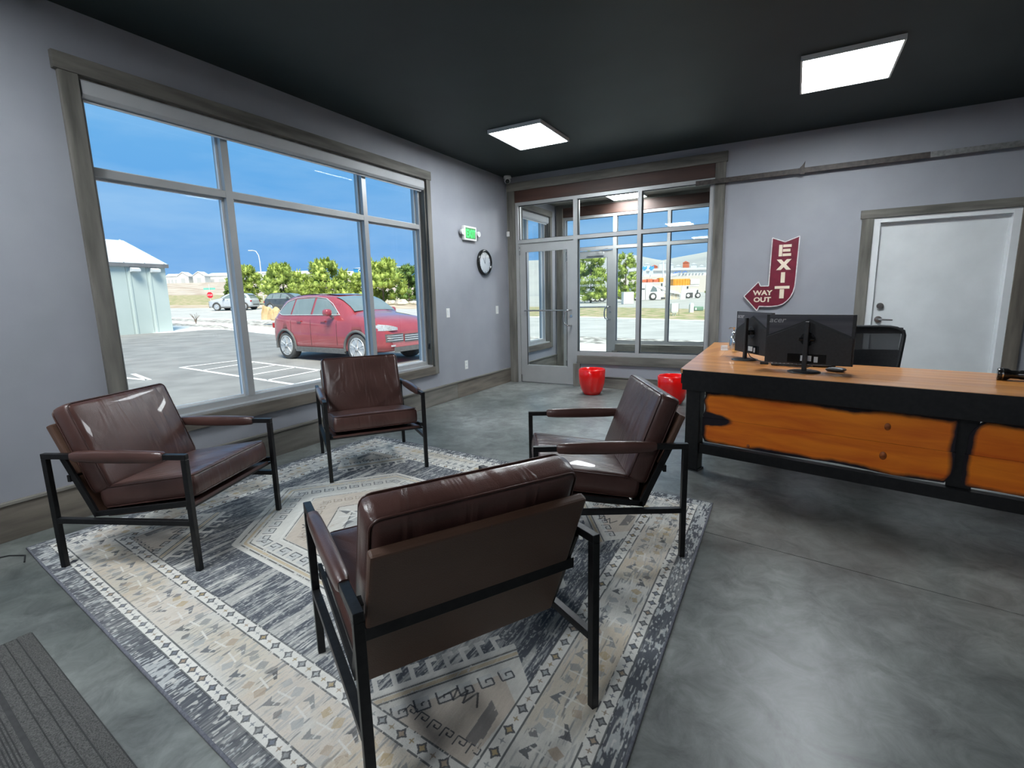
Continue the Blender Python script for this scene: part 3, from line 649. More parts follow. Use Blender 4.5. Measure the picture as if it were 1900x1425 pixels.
# return planks, running back toward the far wall (built in world, hung on the desk)
inv = Matrix.LocRotScale(DA, Matrix.Rotation(DR, 3, 'Z'), None).inverted()
def dl(x, y, z=0): return tuple(inv @ Vector((x, y, z)))
def dw(s, n, z=0): return tuple(inv.inverted() @ Vector((s, n, z)))
u_ = (Vector((3.07, -.79, 0))-DA).normalized(); r_ = Vector((u_.y, -u_.x, 0))
st = lambda k: k*.19
def ret_pt(across, yl):   # point on a line parallel to the left edge where local desk depth n = yl
    base = DA+r_*(across-.03); n0 = (inv @ base).y; dn = (inv.to_3x3() @ u_).y; return base+u_*((yl-n0)/dn)
for k in range(4):
    a, b = st(k), st(k+1)-.0012; p0 = ret_pt(a, DD+.006); p1 = ret_pt(b, DD+.006); Lr = 2.16
    e0 = DA+r_*(a-.03)+u_*Lr; e1 = DA+r_*(b-.03)+u_*Lr
    q = [inv @ v for v in (p0, p1, e1, e0)]
    MB().prism([(v.x, v.y) for v in q], lambda p: (*p, zt0), lambda p: (*p, zt1)).build('return_plank', top_y, desk, bevel=.0012, seg=1)
# black steel edging, rails, legs
def dpart(n, mb_, mt=black_m, bev=.002): return mb_.build(n, mt, desk, bevel=bev, seg=1)
dpart('edge_band', box(.0, 3.3, -.034, -.0235, .60, .744)); dpart('top_rail', box(.0, 3.3, -.012, .045, .60, .711))
side = MB().obox(dl(*(DA+r_*-.010+u_*.02)[:2], .672), dl(*(DA+r_*-.010+u_*2.15)[:2], .672), .03, .075); dpart('side_rail', side)
for s0 in (.02, 3.12): dpart('leg', MB().box(s0, s0+.10, .0, .09, .012, .60)); dpart('foot_plate', box(s0-.008, s0+.108, -.008, .098, .0, .0115))
l2 = DA+r_*.04+u_*2.05
p_ = inv @ l2; dpart('leg', box(p_.x-.045, p_.x+.045, p_.y-.045, p_.y+.045, .012, .71)); dpart('foot_plate', box(p_.x-.055, p_.x+.055, p_.y-.055, p_.y+.055, 0, .0115))
l3 = DA+r_*.66+u_*2.05; p_ = inv @ l3; dpart('leg', box(p_.x-.045, p_.x+.045, p_.y-.045, p_.y+.045, .012, .71)); dpart('foot_plate', box(p_.x-.055, p_.x+.055, p_.y-.055, p_.y+.055, 0, .0115))
dpart('leg', box(3.12, 3.22, .72, .80, .012, .71)); dpart('foot_plate', box(3.11, 3.23, .71, .81, 0, .0115))
dpart('bottom_rail', box(.12, 3.12, .015, .075, .135, .205)); dpart('divider_post', box(1.475, 1.58, .052, .085, .205, .60))
dpart('back_rail', box(.1, 3.2, .70, .74, .64, .711))
# charred front boards with live edges
def front_board(s0, s1, z0, z1, le, re, topw, botw, seed):
    rn = random.Random(seed); n = 90; m_ = 12; vs, rim = [], []
    tw = [topw*(.5+.5*noise.noise((s*3.1+seed, 1, 0))) for s in [s0+(s1-s0)*i/n for i in range(n+1)]]; bw = [botw*(.5+.5*noise.noise((s*2.7+seed, 7, 0))) for s in [s0+(s1-s0)*i/n for i in range(n+1)]]
    for j in range(m_+1):
        for i in range(n+1):
            tt = i/n; zz0, zz1 = z0+bw[i], z1-tw[i]; z = zz0+(zz1-zz0)*j/m_; a, b = s0+le(z), s1-re(z); s = a+(b-a)*tt
            vs.append((s, .030+.004*noise.noise((s*4, z*6, seed)), z))
            dz = 9
            if topw: dz = min(dz, zz1-z)
            if botw: dz = min(dz, z-zz0)
            q_ = ((s-.11)/.17)**2+((z-.395)/(.040+.012*noise.noise((s*20, z*9, 3))))**2
            rim.append(min(dz+.006, (s-a), (b-s)+.008, (q_-1)*.03 if s0 < .5 else 9))
    fs = [(j*(n+1)+i, j*(n+1)+i+1, (j+1)*(n+1)+i+1, (j+1)*(n+1)+i) for j in range(m_) for i in range(n)]
    nb = len(vs); bvs = [(v[0], v[1]+.028, v[2]) for v in vs]
    loop = list(range(n+1))+[(j+1)*(n+1)+n for j in range(m_)]+[m_*(n+1)+n-1-i for i in range(n)]+[(m_-1-j)*(n+1) for j in range(m_-1)]
    mb_ = MB(); mb_.v = vs+bvs; mb_.f = fs+[tuple(nb+i for i in f[::-1]) for f in fs]+[(loop[i], nb+loop[i], nb+loop[(i+1) % len(loop)], loop[(i+1) % len(loop)]) for i in range(len(loop))]; mb_.sm = [False]*len(mb_.f)
    o = mb_.build('front_board', char_m, desk); at_ = o.data.attributes.new('rim', 'FLOAT', 'POINT'); at_.data.foreach_set('value', rim+rim); return o
cl = lambda z: .03*max(0, (.27-z)/.06)+.008
front_board(.125, 1.50, .405, .592, lambda z: .01+.015*abs(math.sin(z*30)), lambda z: .004, .012, 0, 1)
front_board(.125, 1.505, .215, .403, cl, lambda z: .004+.05*max(0, (.30-z)/.09)**2, 0, .022, 2)
front_board(1.515, 3.10, .405, .592, lambda z: .03+.05*max(0, (z-.50)/.09)**1.5, lambda z: .01, .012, 0, 3)
front_board(1.515, 3.10, .215, .403, lambda z: .022+.02*max(0, (.25-z)/.04), lambda z: .01, 0, .016, 4)
knot_m = pm('dark_knot', (.20, .040, .005), (.42, .10, .010), 40, .5)
for s, z, r0 in ((1.198, .499, .027), (1.191, .325, .030), (.452, .243, .018), (2.05, .33, .02)):
    dpart('knot', MB().lathe([(r0*.75, -.0), (r0*.55, .0035), (r0*.05, .0045)], (0, 0, 0), 18, 'y'), knot_m, 0)
    k_ = [c for c in desk.children if c.name.startswith('knot')][-1]; k_.location = (s, .0295, z); k_.rotation_euler = (PI, 0, 0); k_.scale = (.8, 1, 1.1)

# ---- monitors
label_m = pm('white_sticker', (.7, .7, .7), (.8, .8, .8), 10, .5)
def monitor(loc, rz, label, full=True):
    t = thing('monitor', label, 'monitor', loc, rz, group='monitors on the reception desk')
    MB().lathe([(.098, 0), (.098, .004), (.085, .009), (.02, .012)], (0, .0, 0), 40).build('stand_base', bplas_m, t)
    MB().box(-.014, .014, -.012, .012, .01, .335).build('stand_column', bplas_m, t, bevel=.005)
    MB().box(-.02, .02, .012, .05, .20, .235).tube([(-.045, .02, .215), (.045, .02, .215)], .011).lathe([(.045, .045), (.045, .055)], (0, 0, .215), 24, 'y').build('tilt_bracket', bplas2_m, t)
    x0, x1, z0, z1 = -.262, .262, .045, .378
    MB().box(x0, x1, .056, .072, z0, z1).build('screen_panel', bplas_m, t, bevel=.003)
    box(x0+.006, x1-.006, .0721, .0725, z0+.015, z1-.006).build('screen', bplas2_m, t)
    # raised lower shell with a gable-shaped upper edge
    MB().prism([(x0+.008, z0+.002), (x1-.008, z0+.002), (x1-.008, .225), (.0, .335), (x0+.008, .225)], lambda p: (p[0], .047, p[1]), lambda p: (p[0], .056, p[1])).build('rear_shell', bplas_m, t, bevel=.003)
    MB().prism([(x0+.02, z1-.004), (x1-.02, z1-.004), (x1-.02, .24), (0, .350), (x0+.02, .24)][::-1], lambda p: (p[0], .0545, p[1]), lambda p: (p[0], .056, p[1])).build('brushed_upper_shell', pm('brushed_dark_plastic', (.055, .057, .07), (.10, .102, .12), 30, .3, stretch=(.05, 1, 1)), t)
    box(-.115, .115, .0435, .047, .055, .115).build('port_bay', bplas2_m, t)
    box(-.035, .03, .0425, .0435, .068, .105).build('rating_sticker', label_m, t); box(.045, .068, .0425, .0435, .062, .10).build('rating_sticker', label_m, t)
    text_mesh('maker_lettering', 'acer', .050, pm('logo_silver', (.45, .46, .48), (.5, .5, .52), 9, .3), face_mat((-.195, .0538, .325), (1, 0, 0), (0, 0, 1)), .0012, t, shear=.25, bold=.0006, sx=1.15, align='CENTER')
    return t
monitor((3.865, -2.83, .745), R_(-12), 'black monitor seen from behind, the nearer and wider looking of the two on the desk')
monitor((3.460, -2.27, .745), R_(-57), 'black monitor seen from behind, farther back beside the metal exit sign')
cm_ = bplas_m
tag(MB().tube([(3.90, -2.735, .80), (3.92, -2.72, .775), (3.88, -2.66, .751), (3.78, -2.60, .750), (3.70, -2.56, .750)], .0035, 6).build('video_cable', cm_), 'thin black cable hanging behind the nearer monitor onto the desk top', 'cable')
tag(MB().tube([(3.47, -2.24, .82), (3.50, -2.27, .77), (3.56, -2.33, .750), (3.63, -2.42, .750), (3.70, -2.50, .750)], .0035, 6).build('power_cable', cm_), 'thin black cable running from the farther monitor across the desk top', 'cable')
# keyboard, mouse
kb = thing('keyboard', 'low black keyboard lying behind the nearer monitor stand', 'keyboard', (3.86, -2.50, .745), R_(0))
MB().box(-.20, .20, -.07, .07, .004, .016).build('keyboard_case', bplas_m, kb, bevel=.003)
kmb = MB()
for i in range(15):
    for j in range(5): kmb.box(-.19+i*.0255, -.19+i*.0255+.021, -.06+j*.0245, -.06+j*.0245+.020, .016, .020)
tag(kmb.build('keys', bplas2_m, kb), kind='stuff')
MB().box(-.17, -.15, .04, .06, 0, .004).box(.15, .17, .04, .06, 0, .004).box(-.17, -.15, -.06, -.04, 0, .004).box(.15, .17, -.06, -.04, 0, .004).build('rubber_foot', bplas_m, kb)
ms = thing('computer_mouse', 'flat black mouse on the desk top right of the nearer monitor stand', 'mouse', (4.05, -2.75, .745), R_(70))
MB().rbox(.062, .108, .024, .010, lambda p: Vector((p.x, p.y, p.z*(1-.3*(p.y/.054)**2)+.014)), puff=.004, n=6).build('mouse_shell', bplas_m, ms, merge=True)
MB().lathe([(.006, -.003), (.006, .003)], (0, .03, .0275), 14, 'x').build('scroll_wheel', bplas2_m, ms)
# adapter under monitor 2
ad = tag(box(3.585, 3.64, -2.52, -2.47, .745, .765).build('power_adapter', bplas_m, bevel=.004), 'small black adapter block on the desk between the two monitors', 'adapter'); origin(ad, (3.61, -2.495, .745))
# jar / pump dispenser
jar = thing('pump_dispenser', 'steel topped pump bottle on the desk beside the farther monitor', 'bottle', (3.30, -1.52, .745))
clear_m = glassm('clear_plastic', (.9, .93, .95), 1.5)
MB().lathe([(.033, 0), (.036, .01), (.036, .10), (.030, .12), (.016, .135), (.016, .15)], n=28).build('bottle_body', steel_m, jar)
MB().lathe([(.018, .150), (.018, .165), (.006, .167), (.006, .20), (.012, .201), (.012, .212)], n=20).build('pump_head', steel_m, jar)
MB().tube([(0, 0, .208), (-.03, -.01, .208), (-.045, -.012, .198)], .005, 8).build('spout', steel_m, jar)
j2 = thing('glass_jar', 'small clear jar standing in front of the pump bottle on the desk', 'jar', (3.345, -1.74, .745))
MB().lathe([(.03, 0), (.034, .008), (.034, .06), (.028, .075), (.028, .085)], n=24).build('jar_body', clear_m, j2)
MB().lathe([(.030, .085), (.030, .10), (.02, .104)], n=24).build('jar_lid', steel_m, j2)
tray = thing('card_holder', 'little white card holder left of the pump bottle on the desk', 'card holder', (3.235, -1.60, .745), R_(20))
MB().box(-.03, .03, -.02, .02, 0, .006).box(-.03, .03, .012, .02, .006, .045).build('holder_body', white_m, tray, bevel=.001); box(-.025, .025, -.006, .010, .0062, .040).build('card_stack', label_m, tray)
# black camera-like device at the right end
FLP = (4.905, -2.80)
dv = thing('black_flashlight', 'chunky black flashlight lying on the desk top at the right edge of the photo', 'flashlight', (*FLP, .745), DR+R_(4))
MB().lathe([(.030, -.07), (.034, -.066), (.034, -.028), (.024, -.012), (.024, .02), (.027, .03), (.027, .09), (.024, .10), (.024, .16), (.028, .17), (.028, .24), (.02, .25)], (0, 0, .034), 28, 'x').build('flashlight_body', bplas2_m, dv)
MB().lathe([(.029, -.071), (.029, -.069)], (0, 0, .034), 24, 'x').build('lens', clear_m, dv)
MB().lathe([(.0355, -.05), (.0355, -.044)], (0, 0, .0355), 28, 'x').build('grip_ring', steel_m, dv)

# ---- office chair behind the desk
oc = thing('office_chair', 'black mesh-backed office chair tucked behind the desk in front of the white door', 'office chair', (4.40, -1.86, 0), R_(196))
oc.scale = (1, 1, .97)
for k in range(5):
    a = k*2*PI/5; ca, sa = math.cos(a), math.sin(a)
    MB().obox((0, 0, .085), (.30*ca, .30*sa, .065), .045, .028).build('base_leg', bplas_m, oc, bevel=.004)
    MB().lathe([(.026, -.02), (.028, -.012), (.028, .012), (.026, .02)], (0, 0, 0), 16, 'y').build('caster', bplas2_m, oc); c_ = [c for c in oc.children if c.name.startswith('caster')][-1]; c_.location = (.30*ca, .30*sa, .028); c_.rotation_euler = (0, 0, a)
MB().lathe([(.03, .08), (.03, .24), (.018, .25), (.018, .42)], n=20).build('gas_column', bplas_m, oc)
box(-.10, .10, -.12, .12, .40, .435).build('tilt_mechanism', bplas_m, oc, bevel=.006)
MB().rbox(.50, .48, .075, .03, lambda p: Vector((p.x, p.y+.02, p.z+.475)), puff=.012).build('seat', pm('black_fabric', (.015, .017, .02), (.03, .033, .037), 200, .9, bump=.3), oc, merge=True)
def back_pt(a, z): # a in -1..1
    w_ = .20+.055*min(1, max(0, (z-.50)/.42)); return Vector((a*w_, -.25+.045*a*a-.10*(z-.5)**1.0, z))
zb0, zb1 = .54, 1.0
meshm = bpy.data.materials.new('chair_mesh'); meshm.use_nodes = True; t_ = meshm.node_tree; b_ = t_.nodes['Principled BSDF']; b_.inputs['Base Color'].default_value = (.02, .023, .03, 1); b_.inputs['Roughness'].default_value = .8
b_.inputs['Alpha'].default_value = .9
MB().grid(lambda a, b: back_pt((a*2-1)*.93, zb0+.02+b*(zb1-zb0-.06)), 16, 14).build('mesh_panel', meshm, oc)
fr = []
for i in range(13): a = -1+2*i/12; fr.append(back_pt(a*.98, zb1-.035*abs(a)**6))
rt = [back_pt(1, zb1-.07-(zb1-zb0-.11)*i/8) for i in range(9)]; bt = [back_pt(1-2*i/8, zb0) for i in range(1, 8)]; lt = [back_pt(-1, zb0+.04+(zb1-zb0-.11)*i/8) for i in range(9)]
MB().tube(fr+rt+bt+lt, .017, 8, closed=True).build('back_frame', bplas_m, oc)
MB().grid(lambda a, b: back_pt((a*2-1)*.97, zb1-.055+b*.05)+Vector((0, .008, 0)), 14, 3).grid(lambda a, b: back_pt((1-a*2)*.97, zb1-.055+b*.05)+Vector((0, -.006, 0)), 14, 3).build('top_cap', bplas_m, oc)
MB().grid(lambda a, b: back_pt((a*2-1)*.95, zb0+b*.27)+Vector((0, .01, 0)), 14, 5).build('lumbar_pad', bplas_m, oc)
MB().tube([(0, -.10, .42), (0, -.24, .43), (0, -.28, .50), (0, -.285, .60)], .022, 10).build('back_spine', bplas_m, oc)

# ---- red pots
def pot(x, y, sc, label):
    t = thing('red_planter_pot', label, 'plant pot', (x, y, 0), group='red planter pots by the glazed partition'); t.scale = (sc, sc, sc)
    MB().lathe([(.095, 0), (.105, .004), (.135, .06), (.158, .14), (.165, .22), (.165, .315), (.160, .320), (.154, .315), (.152, .22), (.14, .10), (.11, .03), (.02, .025)], n=48).build('pot_body', red_m, t)
    MB().lathe([(.09, -.0), (.09, .002)], (0, 0, .026), 24).build('inner_base_disc', pm('dry_soil', (.03, .022, .018), (.06, .045, .035), 60, .95), t)  # dark brown disc on the inner floor of the pot
    return t
pot(1.515, -.49, 1.05, 'glossy red planter pot under the glazed partition beside the entrance door')
pot(2.59, -.69, 1.05, 'glossy red planter pot half hidden by the corner of the desk')

# ================================================================== WALL FITTINGS
# roller shade cassettes
def shade(y0, y1, label):
    t = thing('roller_shade', label, 'roller shade', (0, (y0+y1)/2, 2.5), world=True, group=None)
    MB().prism([(-.065, 2.515), (-.005, 2.515), (.012, 2.535), (.012, 2.605), (.0, 2.617), (-.065, 2.617)], lambda p: (p[0], y0+.016, p[1]), lambda p: (p[0], y1-.016, p[1])).build('shade_cassette', pm('shade_grey', (.42, .43, .44), (.46, .47, .48), 3, .5), t, bevel=.002)
    MB().tube([(-.035, y0+.03, 2.507), (-.035, y1-.03, 2.507)], .008, 8).build('hem_bar', white_m, t)
    MB().lathe([(.012, 0), (.012, .008)], (-.03, y1-.05, 2.497), 14).build('end_button', white_m, t)
shade(W0, W1, 'long grey roller shade cassette across the top of the wide left window')
shade(V0, V1, 'pale roller shade cassette at the top of the small vestibule window')
la = thing('window_latch', 'small dark latch on the right jamb of the wide window', 'latch', (-.03, W1-.02, .72), world=True)
MB().box(-.045, -.02, W1-.024, W1-.0145, .69, .76).build('latch_plate', bplas_m, la, bevel=.002); MB().tube([(-.032, W1-.026, .74), (-.030, W1-.045, .70)], .005, 8).build('latch_lever', bplas2_m, la)
# lit exit sign on left wall
ex = thing('emergency_exit_light', 'white emergency light with glowing green lettering above the round clock', 'exit light', (0, -1.03, 2.11))
MB().box(.001, .045, -.145, .145, -.085, .095).build('housing', plas_m, ex, bevel=.012)
box(.0452, .047, -.115, .115, -.062, .072).build('dark_face', pm('sign_face', (.04, .22, .07), (.05, .25, .08), 5, .4), ex)
green = emis('green_glow', (.04, 1.0, .12), 1.15)
text_mesh('lettering', 'EXIT', .135, green, face_mat((.048, 0, -.045), (0, 1, 0), (0, 0, 1)), .003, ex, bold=.003, sx=.78)
for s in (-1, 1):
    MB().lathe([(.012, 0), (.03, .01), (.036, .05), (.034, .055), (.028, .05)], (0, 0, 0), 20, 'x').build('lamp_head', plas_m, ex); o = [c for c in ex.children if c.name.startswith('lamp_head')][-1]; o.location = (.005, s*.185, .01); o.rotation_euler = (0, 0, 0)
    MB().lathe([(.027, 0), (.020, .005), (.005, .007)], (.052, s*.185, .01), 18, 'x').build('lamp_lens', clear_m, ex)
    box(.004, .02, min(s*.14, s*.17), max(s*.14, s*.17), -.01, .03).build('lamp_arm', plas_m, ex)
# clock
ck = thing('wall_clock', 'round black-rimmed wall clock with white face under the green exit light', 'clock', (0, -.665, 1.765))
MB().lathe([(.172, 0), (.176, .012), (.172, .032), (.160, .042), (.146, .036), (.141, .022), (.140, .02)], n=56, axis='x').build('clock_rim', bplas2_m, ck)
MB().lathe([(.139, .0202), (.139, .0212)], n=48, axis='x').build('clock_face', white_m, ck)
MB().lathe([(.1395, .0262), (.1395, .0275)], n=48, axis='x').build('cover_glass', glassm('clock_glass', (.95, .95, .95), 1.2), ck)
MB().obox((.0225, 0, -.01), (.0225, -.04, .06), .006, .001, (1, 0, 0)).build('hour_hand', bplas2_m, ck); MB().obox((.0238, 0, -.02), (.0238, .02, .105), .004, .001, (1, 0, 0)).build('minute_hand', bplas2_m, ck)
for k in range(12):
    a = k*PI/6; MB().obox((.0218, .118*math.sin(a), .118*math.cos(a)), (.0218, .134*math.sin(a), .134*math.cos(a)), .006, .001, (1, 0, 0)).build('hour_mark', bplas2_m, ck)
# switches, outlet, sensors
def plate(y, z, label, cat, name, outlet=False):
    t = thing(name, label, cat, (0, y, z)); box(0, .005, -.035, .035, -.057, .057).build('cover_plate', plas_m, t, bevel=.002)
    if outlet:
        for s in (-1, 1): MB().lathe([(.016, .005), (.016, .0075)], (0, 0, s*.022), 16, 'x').build('socket', white_m, t); MB().box(.0075, .0079, -.007, -.005, s*.022-.004, s*.022+.005).box(.0075, .0079, .005, .007, s*.022-.004, s*.022+.005).build('socket_slots', bplas_m, t)
    else: box(.005, .009, -.012, .012, -.03, .03).build('rocker', white_m, t, bevel=.001)
    return t
plate(-1.54, 1.11, 'white light switch on the left wall just right of the wide window', 'light switch', 'light_switch')
plate(-.34, 1.11, 'white light switch on the left wall near the corner, below the clock', 'light switch', 'light_switch')
plate(-1.18, .41, 'white wall outlet low on the left wall above the baseboard', 'outlet', 'wall_outlet', True)
se = thing('door_sensor', 'small white sensor box on the corner trim left of the entrance door', 'sensor', (.045, -.03, 2.20)); box(-.018, .022, -.024, 0, -.035, .035).build('sensor_case', plas_m, se, bevel=.004); box(-.010, .014, -.0255, -.024, -.025, .0).build('sensor_lens', white_m, se)
cmr = thing('security_camera', 'white turret security camera in the corner under the ceiling', 'camera', (.09, -.10, 2.93))
MB().lathe([(.05, .06), (.055, .045), (.055, .03), (.04, .02)], n=28).build('camera_base', plas_m, cmr)
sp = MB(); sp.lathe([(.045*math.sin(PI*k/12)+.0001, -.045*math.cos(PI*k/12)) for k in range(13)], (0, 0, 0), 28, 'z'); sp.build('camera_ball', plas_m, cmr)
dirv = (CAMPOS-Vector((.09, -.10, 2.93))); dirv.z = -.9*dirv.length*.6; dirv.normalize()
o = MB().lathe([(.028, .030), (.028, .046), (.018, .047)], n=20).build('camera_lens', bplas2_m, cmr); o.rotation_euler = dirv.to_track_quat('Z', 'Y').to_euler()
# metal exit sign on far wall
sg = thing('metal_exit_arrow_sign', 'dark red metal arrow sign with cream lettering on the wall above the monitors', 'sign', (3.6, 0, 1.4), world=True)
sgr = pm('sign_red', (.13, .006, .022), (.17, .010, .030), 12, .35); cream_m = pm('sign_cream', (.72, .60, .46), (.80, .70, .56), 8, .5); edge_m = pm('chipped_white_edge', (.55, .53, .52), (.75, .73, .72), 30, .5)
curve = [(3.776, 1.40), (3.772, 1.33), (3.760, 1.27), (3.738, 1.215), (3.705, 1.17), (3.665, 1.135), (3.61, 1.115), (3.55, 1.108), (3.48, 1.108), (3.42, 1.112)]
outl = [(3.516, 1.885), (3.646, 1.832), (3.788, 1.885)]+curve+[(3.398, 1.060), (3.250, 1.232), (3.398, 1.395), (3.422, 1.345), (3.506, 1.345)]
MB().prism(outl[::-1], lambda p: (p[0], -.030, p[1]), lambda p: (p[0], -.004, p[1])).build('sign_body', sgr, sg)
n_ = len(outl); rimb = MB()
for i in range(n_):
    a, b = outl[i], outl[(i+1) % n_]; rimb.obox((a[0], -.031, a[1]), (b[0], -.031, b[1]), .010, .006, (0, 1, 0))
rimb.build('sign_rim', edge_m, sg)
def stencil(ch, cx, cz, w_, h_):
    B_ = []; 
    if ch == 'E': B_ = [(-.5, -.22, -.5, .5), (-.18, .5, .27, .5), (-.18, .42, -.12, .12), (-.18, .5, -.5, -.27)]
    if ch == 'I': B_ = [(-.16, .16, -.5, .5)]
    if ch == 'T': B_ = [(-.5, .5, .28, .5), (-.15, .15, -.5, .24)]
    q = MB()
    for a, b, c, d in B_: q.box(cx+a*w_, cx+b*w_, -.0345, -.0302, cz+c*h_, cz+d*h_)
    if ch == 'X':
        for s in (-1, 1): q.prism([(cx-s*.5*w_, cz+.5*h_), (cx-s*.18*w_, cz+.5*h_), (cx+s*.5*w_, cz-.5*h_), (cx+s*.18*w_, cz-.5*h_)], lambda p, s=s: (p[0], -.0345-.0003*s, p[1]), lambda p: (p[0], -.0302, p[1]))
    q.build('letter', cream_m, sg)
for ch, cx, cz, w_, h_ in (('E', 3.652, 1.738, .125, .128), ('X', 3.648, 1.580, .150, .118), ('I', 3.647, 1.436, .13, .118), ('T', 3.646, 1.270, .150, .140)): stencil(ch, cx, cz, w_, h_)
for tx, z in (('WAY', 1.242), ('OUT', 1.163)): text_mesh('lettering', tx, .076, cream_m, face_mat((3.447, -.032, z), (1, 0, 0), (0, 0, 1)), .003, sg, bold=.0025, sx=1.12)
# sliding-track rail
rl = thing('ceiling_track_rail', 'dark steel rail mounted along the far wall above the door', 'rail', (3.5, -.06, 2.57), world=True)
rail_m = pm('rusty_dark_steel', (.035, .030, .028), (.075, .062, .055), 30, .55, metal=.3)
box(2.66, 4.86, -.075, -.062, 2.545, 2.60).build('flat_rail', rail_m, rl, bevel=.001)
box(4.865, RX, -.072, -.060, 2.545, 2.60).build('pale_rail_section', pm('worn_grey_steel', (.20, .20, .20), (.30, .30, .30), 30, .4, metal=.5), rl, bevel=.001)
for x in (3.05, 3.76, 5.2, 6.1): MB().tube([(x, -.062, 2.572), (x, 0, 2.572)], .012, 10).build('rail_standoff', rail_m, rl)
MB().prism([(3.74, 2.60), (3.785, 2.60), (3.79, 2.665), (3.765, 2.625)], lambda p: (p[0], -.09, p[1]), lambda p: (p[0], -.080, p[1])).box(3.745, 3.79, -.09, -.079, 2.53, 2.60).build('end_stop', rail_m, rl)
# ceiling light panels
pan_m = emis('light_panel', (.90, .96, 1.0), 56.0)
def panel(x0, x1, y0, y1, z, label, em=None, g='flush square ceiling light panels'):
    t = thing('ceiling_light_panel', label, 'ceiling light', ((x0+x1)/2, (y0+y1)/2, z), group=g); hx, hy = (x1-x0)/2, (y1-y0)/2; w_ = .014
    MB().box(-hx, hx, -hy, -hy+w_, -.035, 0).box(-hx, hx, hy-w_, hy, -.035, 0).box(-hx, -hx+w_, -hy+w_, hy-w_, -.035, 0).box(hx-w_, hx, -hy+w_, hy-w_, -.035, 0).build('panel_frame', plas_m, t)
    box(-hx+w_, hx-w_, -hy+w_, hy-w_, -.028, -.001).build('light_diffuser', em or pan_m, t)
panel(.90, 1.51, -1.94, -1.22, ZC, 'square white ceiling light panel over the entrance, the one nearer the wide window')
panel(3.71, 4.34, -2.06, -1.33, ZC, 'square white ceiling light panel above the reception desk')
panel(1.09, 1.64, 1.06, 1.67, 2.84, 'white ceiling light panel inside the entrance vestibule', emis('vestibule_panel', (.95, .97, 1.0), 70.0), g=None)
for x, y in ((1.2, -6.4), (2.9, -8.7)): panel(x-.31, x+.31, y-.36, y+.36, ZC, 'unseen ceiling light panel added for fill light, over the back of the room')  # added panels out of view, placed to brighten the room and chair backs
# ================================================================== OUTDOORS
FWD = Vector((-.4904, .8715, 0)); RGT = Vector((.8715, .4904, 0))   # horizontal view axes, used only to lay out the land outside
def lerp(x_, xs, ys):
    if x_ <= xs[0]: return ys[0]
    for i in range(1, len(xs)):
        if x_ <= xs[i]: t = (x_-xs[i-1])/(xs[i]-xs[i-1]); return ys[i-1]+(ys[i]-ys[i-1])*t
    return ys[-1]
def terr(x, y):
    p = Vector((x, y, 0))-Vector((CAMPOS.x, CAMPOS.y, 0)); d = p.dot(FWD); r = p.dot(RGT)/max(d, 1)
    a = lerp(d, (28, 45, 60, 65, 110, 250, 500, 3000), (-.25, .35, .95, 1.05, 3.4, 12.2, 13, 13)); b = lerp(d, (22, 30, 40, 73, 150, 3000), (-.25, -.08, .1, .38, 1.6, 1.6))
    s = min(1, max(0, (r+.14)/.14)); s = s*s*(3-2*s); return a*(1-s)+b*s
def proj(P):
    c = CR @ (Vector(P)-CAMPOS); return c.x/c.z*FPX+950, c.y/c.z*FPX+712.5
def gp(u, y):     # where the sight line meets the land
    d_ = ray(u, y); lo = None; t = 3.0
    while t < 900:
        P = CAMPOS+d_*t
        if P.z < terr(P.x, P.y): break
        t *= 1.01
    lo, hi = t/1.01, t
    for _ in range(12):
        mid = (lo+hi)/2; P = CAMPOS+d_*mid
        if P.z < terr(P.x, P.y): hi = mid
        else: lo = mid
    P = CAMPOS+d_*hi; return Vector((P.x, P.y, terr(P.x, P.y)))
def gd(u, depth):  # land point at a given distance
    r = ray(u, 560); P = CAMPOS+r*depth; return Vector((P.x, P.y, terr(P.x, P.y)))
def strip(name, lo, hi, mt, u0, u1, n=18, m_=6, lift=0):
    def fn(a, b):
        u = u0+(u1-u0)*a; P = gp(u, lerp(u, *zip(*lo))) if not isinstance(lo, float) else gd(u, lo); Q = gp(u, lerp(u, *zip(*hi))) if not isinstance(hi, float) else gd(u, hi)
        # space rows evenly in distance ratio
        da, db = (P-CAMPOS).length, (Q-CAMPOS).length; k = ((db/da)**b-1)*da/(db-da) if abs(db-da) > 1e-3 else b
        X = P+(Q-P)*k; return (X.x, X.y, terr(X.x, X.y)+lift)
    return struct(name, MB().grid(fn, n, m_, False), mt)
asph = pm('sun_bleached_asphalt', (.21, .205, .20), (.29, .285, .275), 1.2, .9, detail=10, bump=.4)
road_m = pm('pale_road', (.42, .41, .39), (.52, .505, .48), .8, .9, detail=8)
walk_m = pm('white_concrete', (.74, .74, .72), (.84, .84, .82), 1.5, .85)
grav_m = pm('river_gravel', (.20, .18, .16), (.62, .59, .54), 3.2, .95, detail=3, thr=(.42, .58))
grass_m = pm('dry_grass', (.20, .25, .07), (.55, .40, .28), 1.4, .95, detail=8)
dirt_m = pm('tan_dirt', (.40, .30, .20), (.60, .50, .40), .35, .95, detail=9)
rock_m = pm('rocky_slope', (.36, .25, .18), (.62, .55, .46), .25, .95, detail=10)
B1 = ((-600, 640), (200, 620), (322, 617), (390, 611), (424, 611.5), (460, 616), (520, 622), (600, 631), (800, 652)); 
G1b = ((-600, 622), (200, 604), (322, 604), (360, 605.5), (424, 611), (445, 613.5), (800, 651.5))
G1t = ((-600, 618), (200, 599), (322, 599.5), (424, 604.5), (445, 613.4), (800, 651.4))
W2t = ((-600, 610), (200, 592), (322, 595), (424, 600), (460, 603), (520, 609), (800, 634)); G2t = ((-600, 604), (200, 589), (322, 591), (424, 593.5), (520, 597), (800, 612))
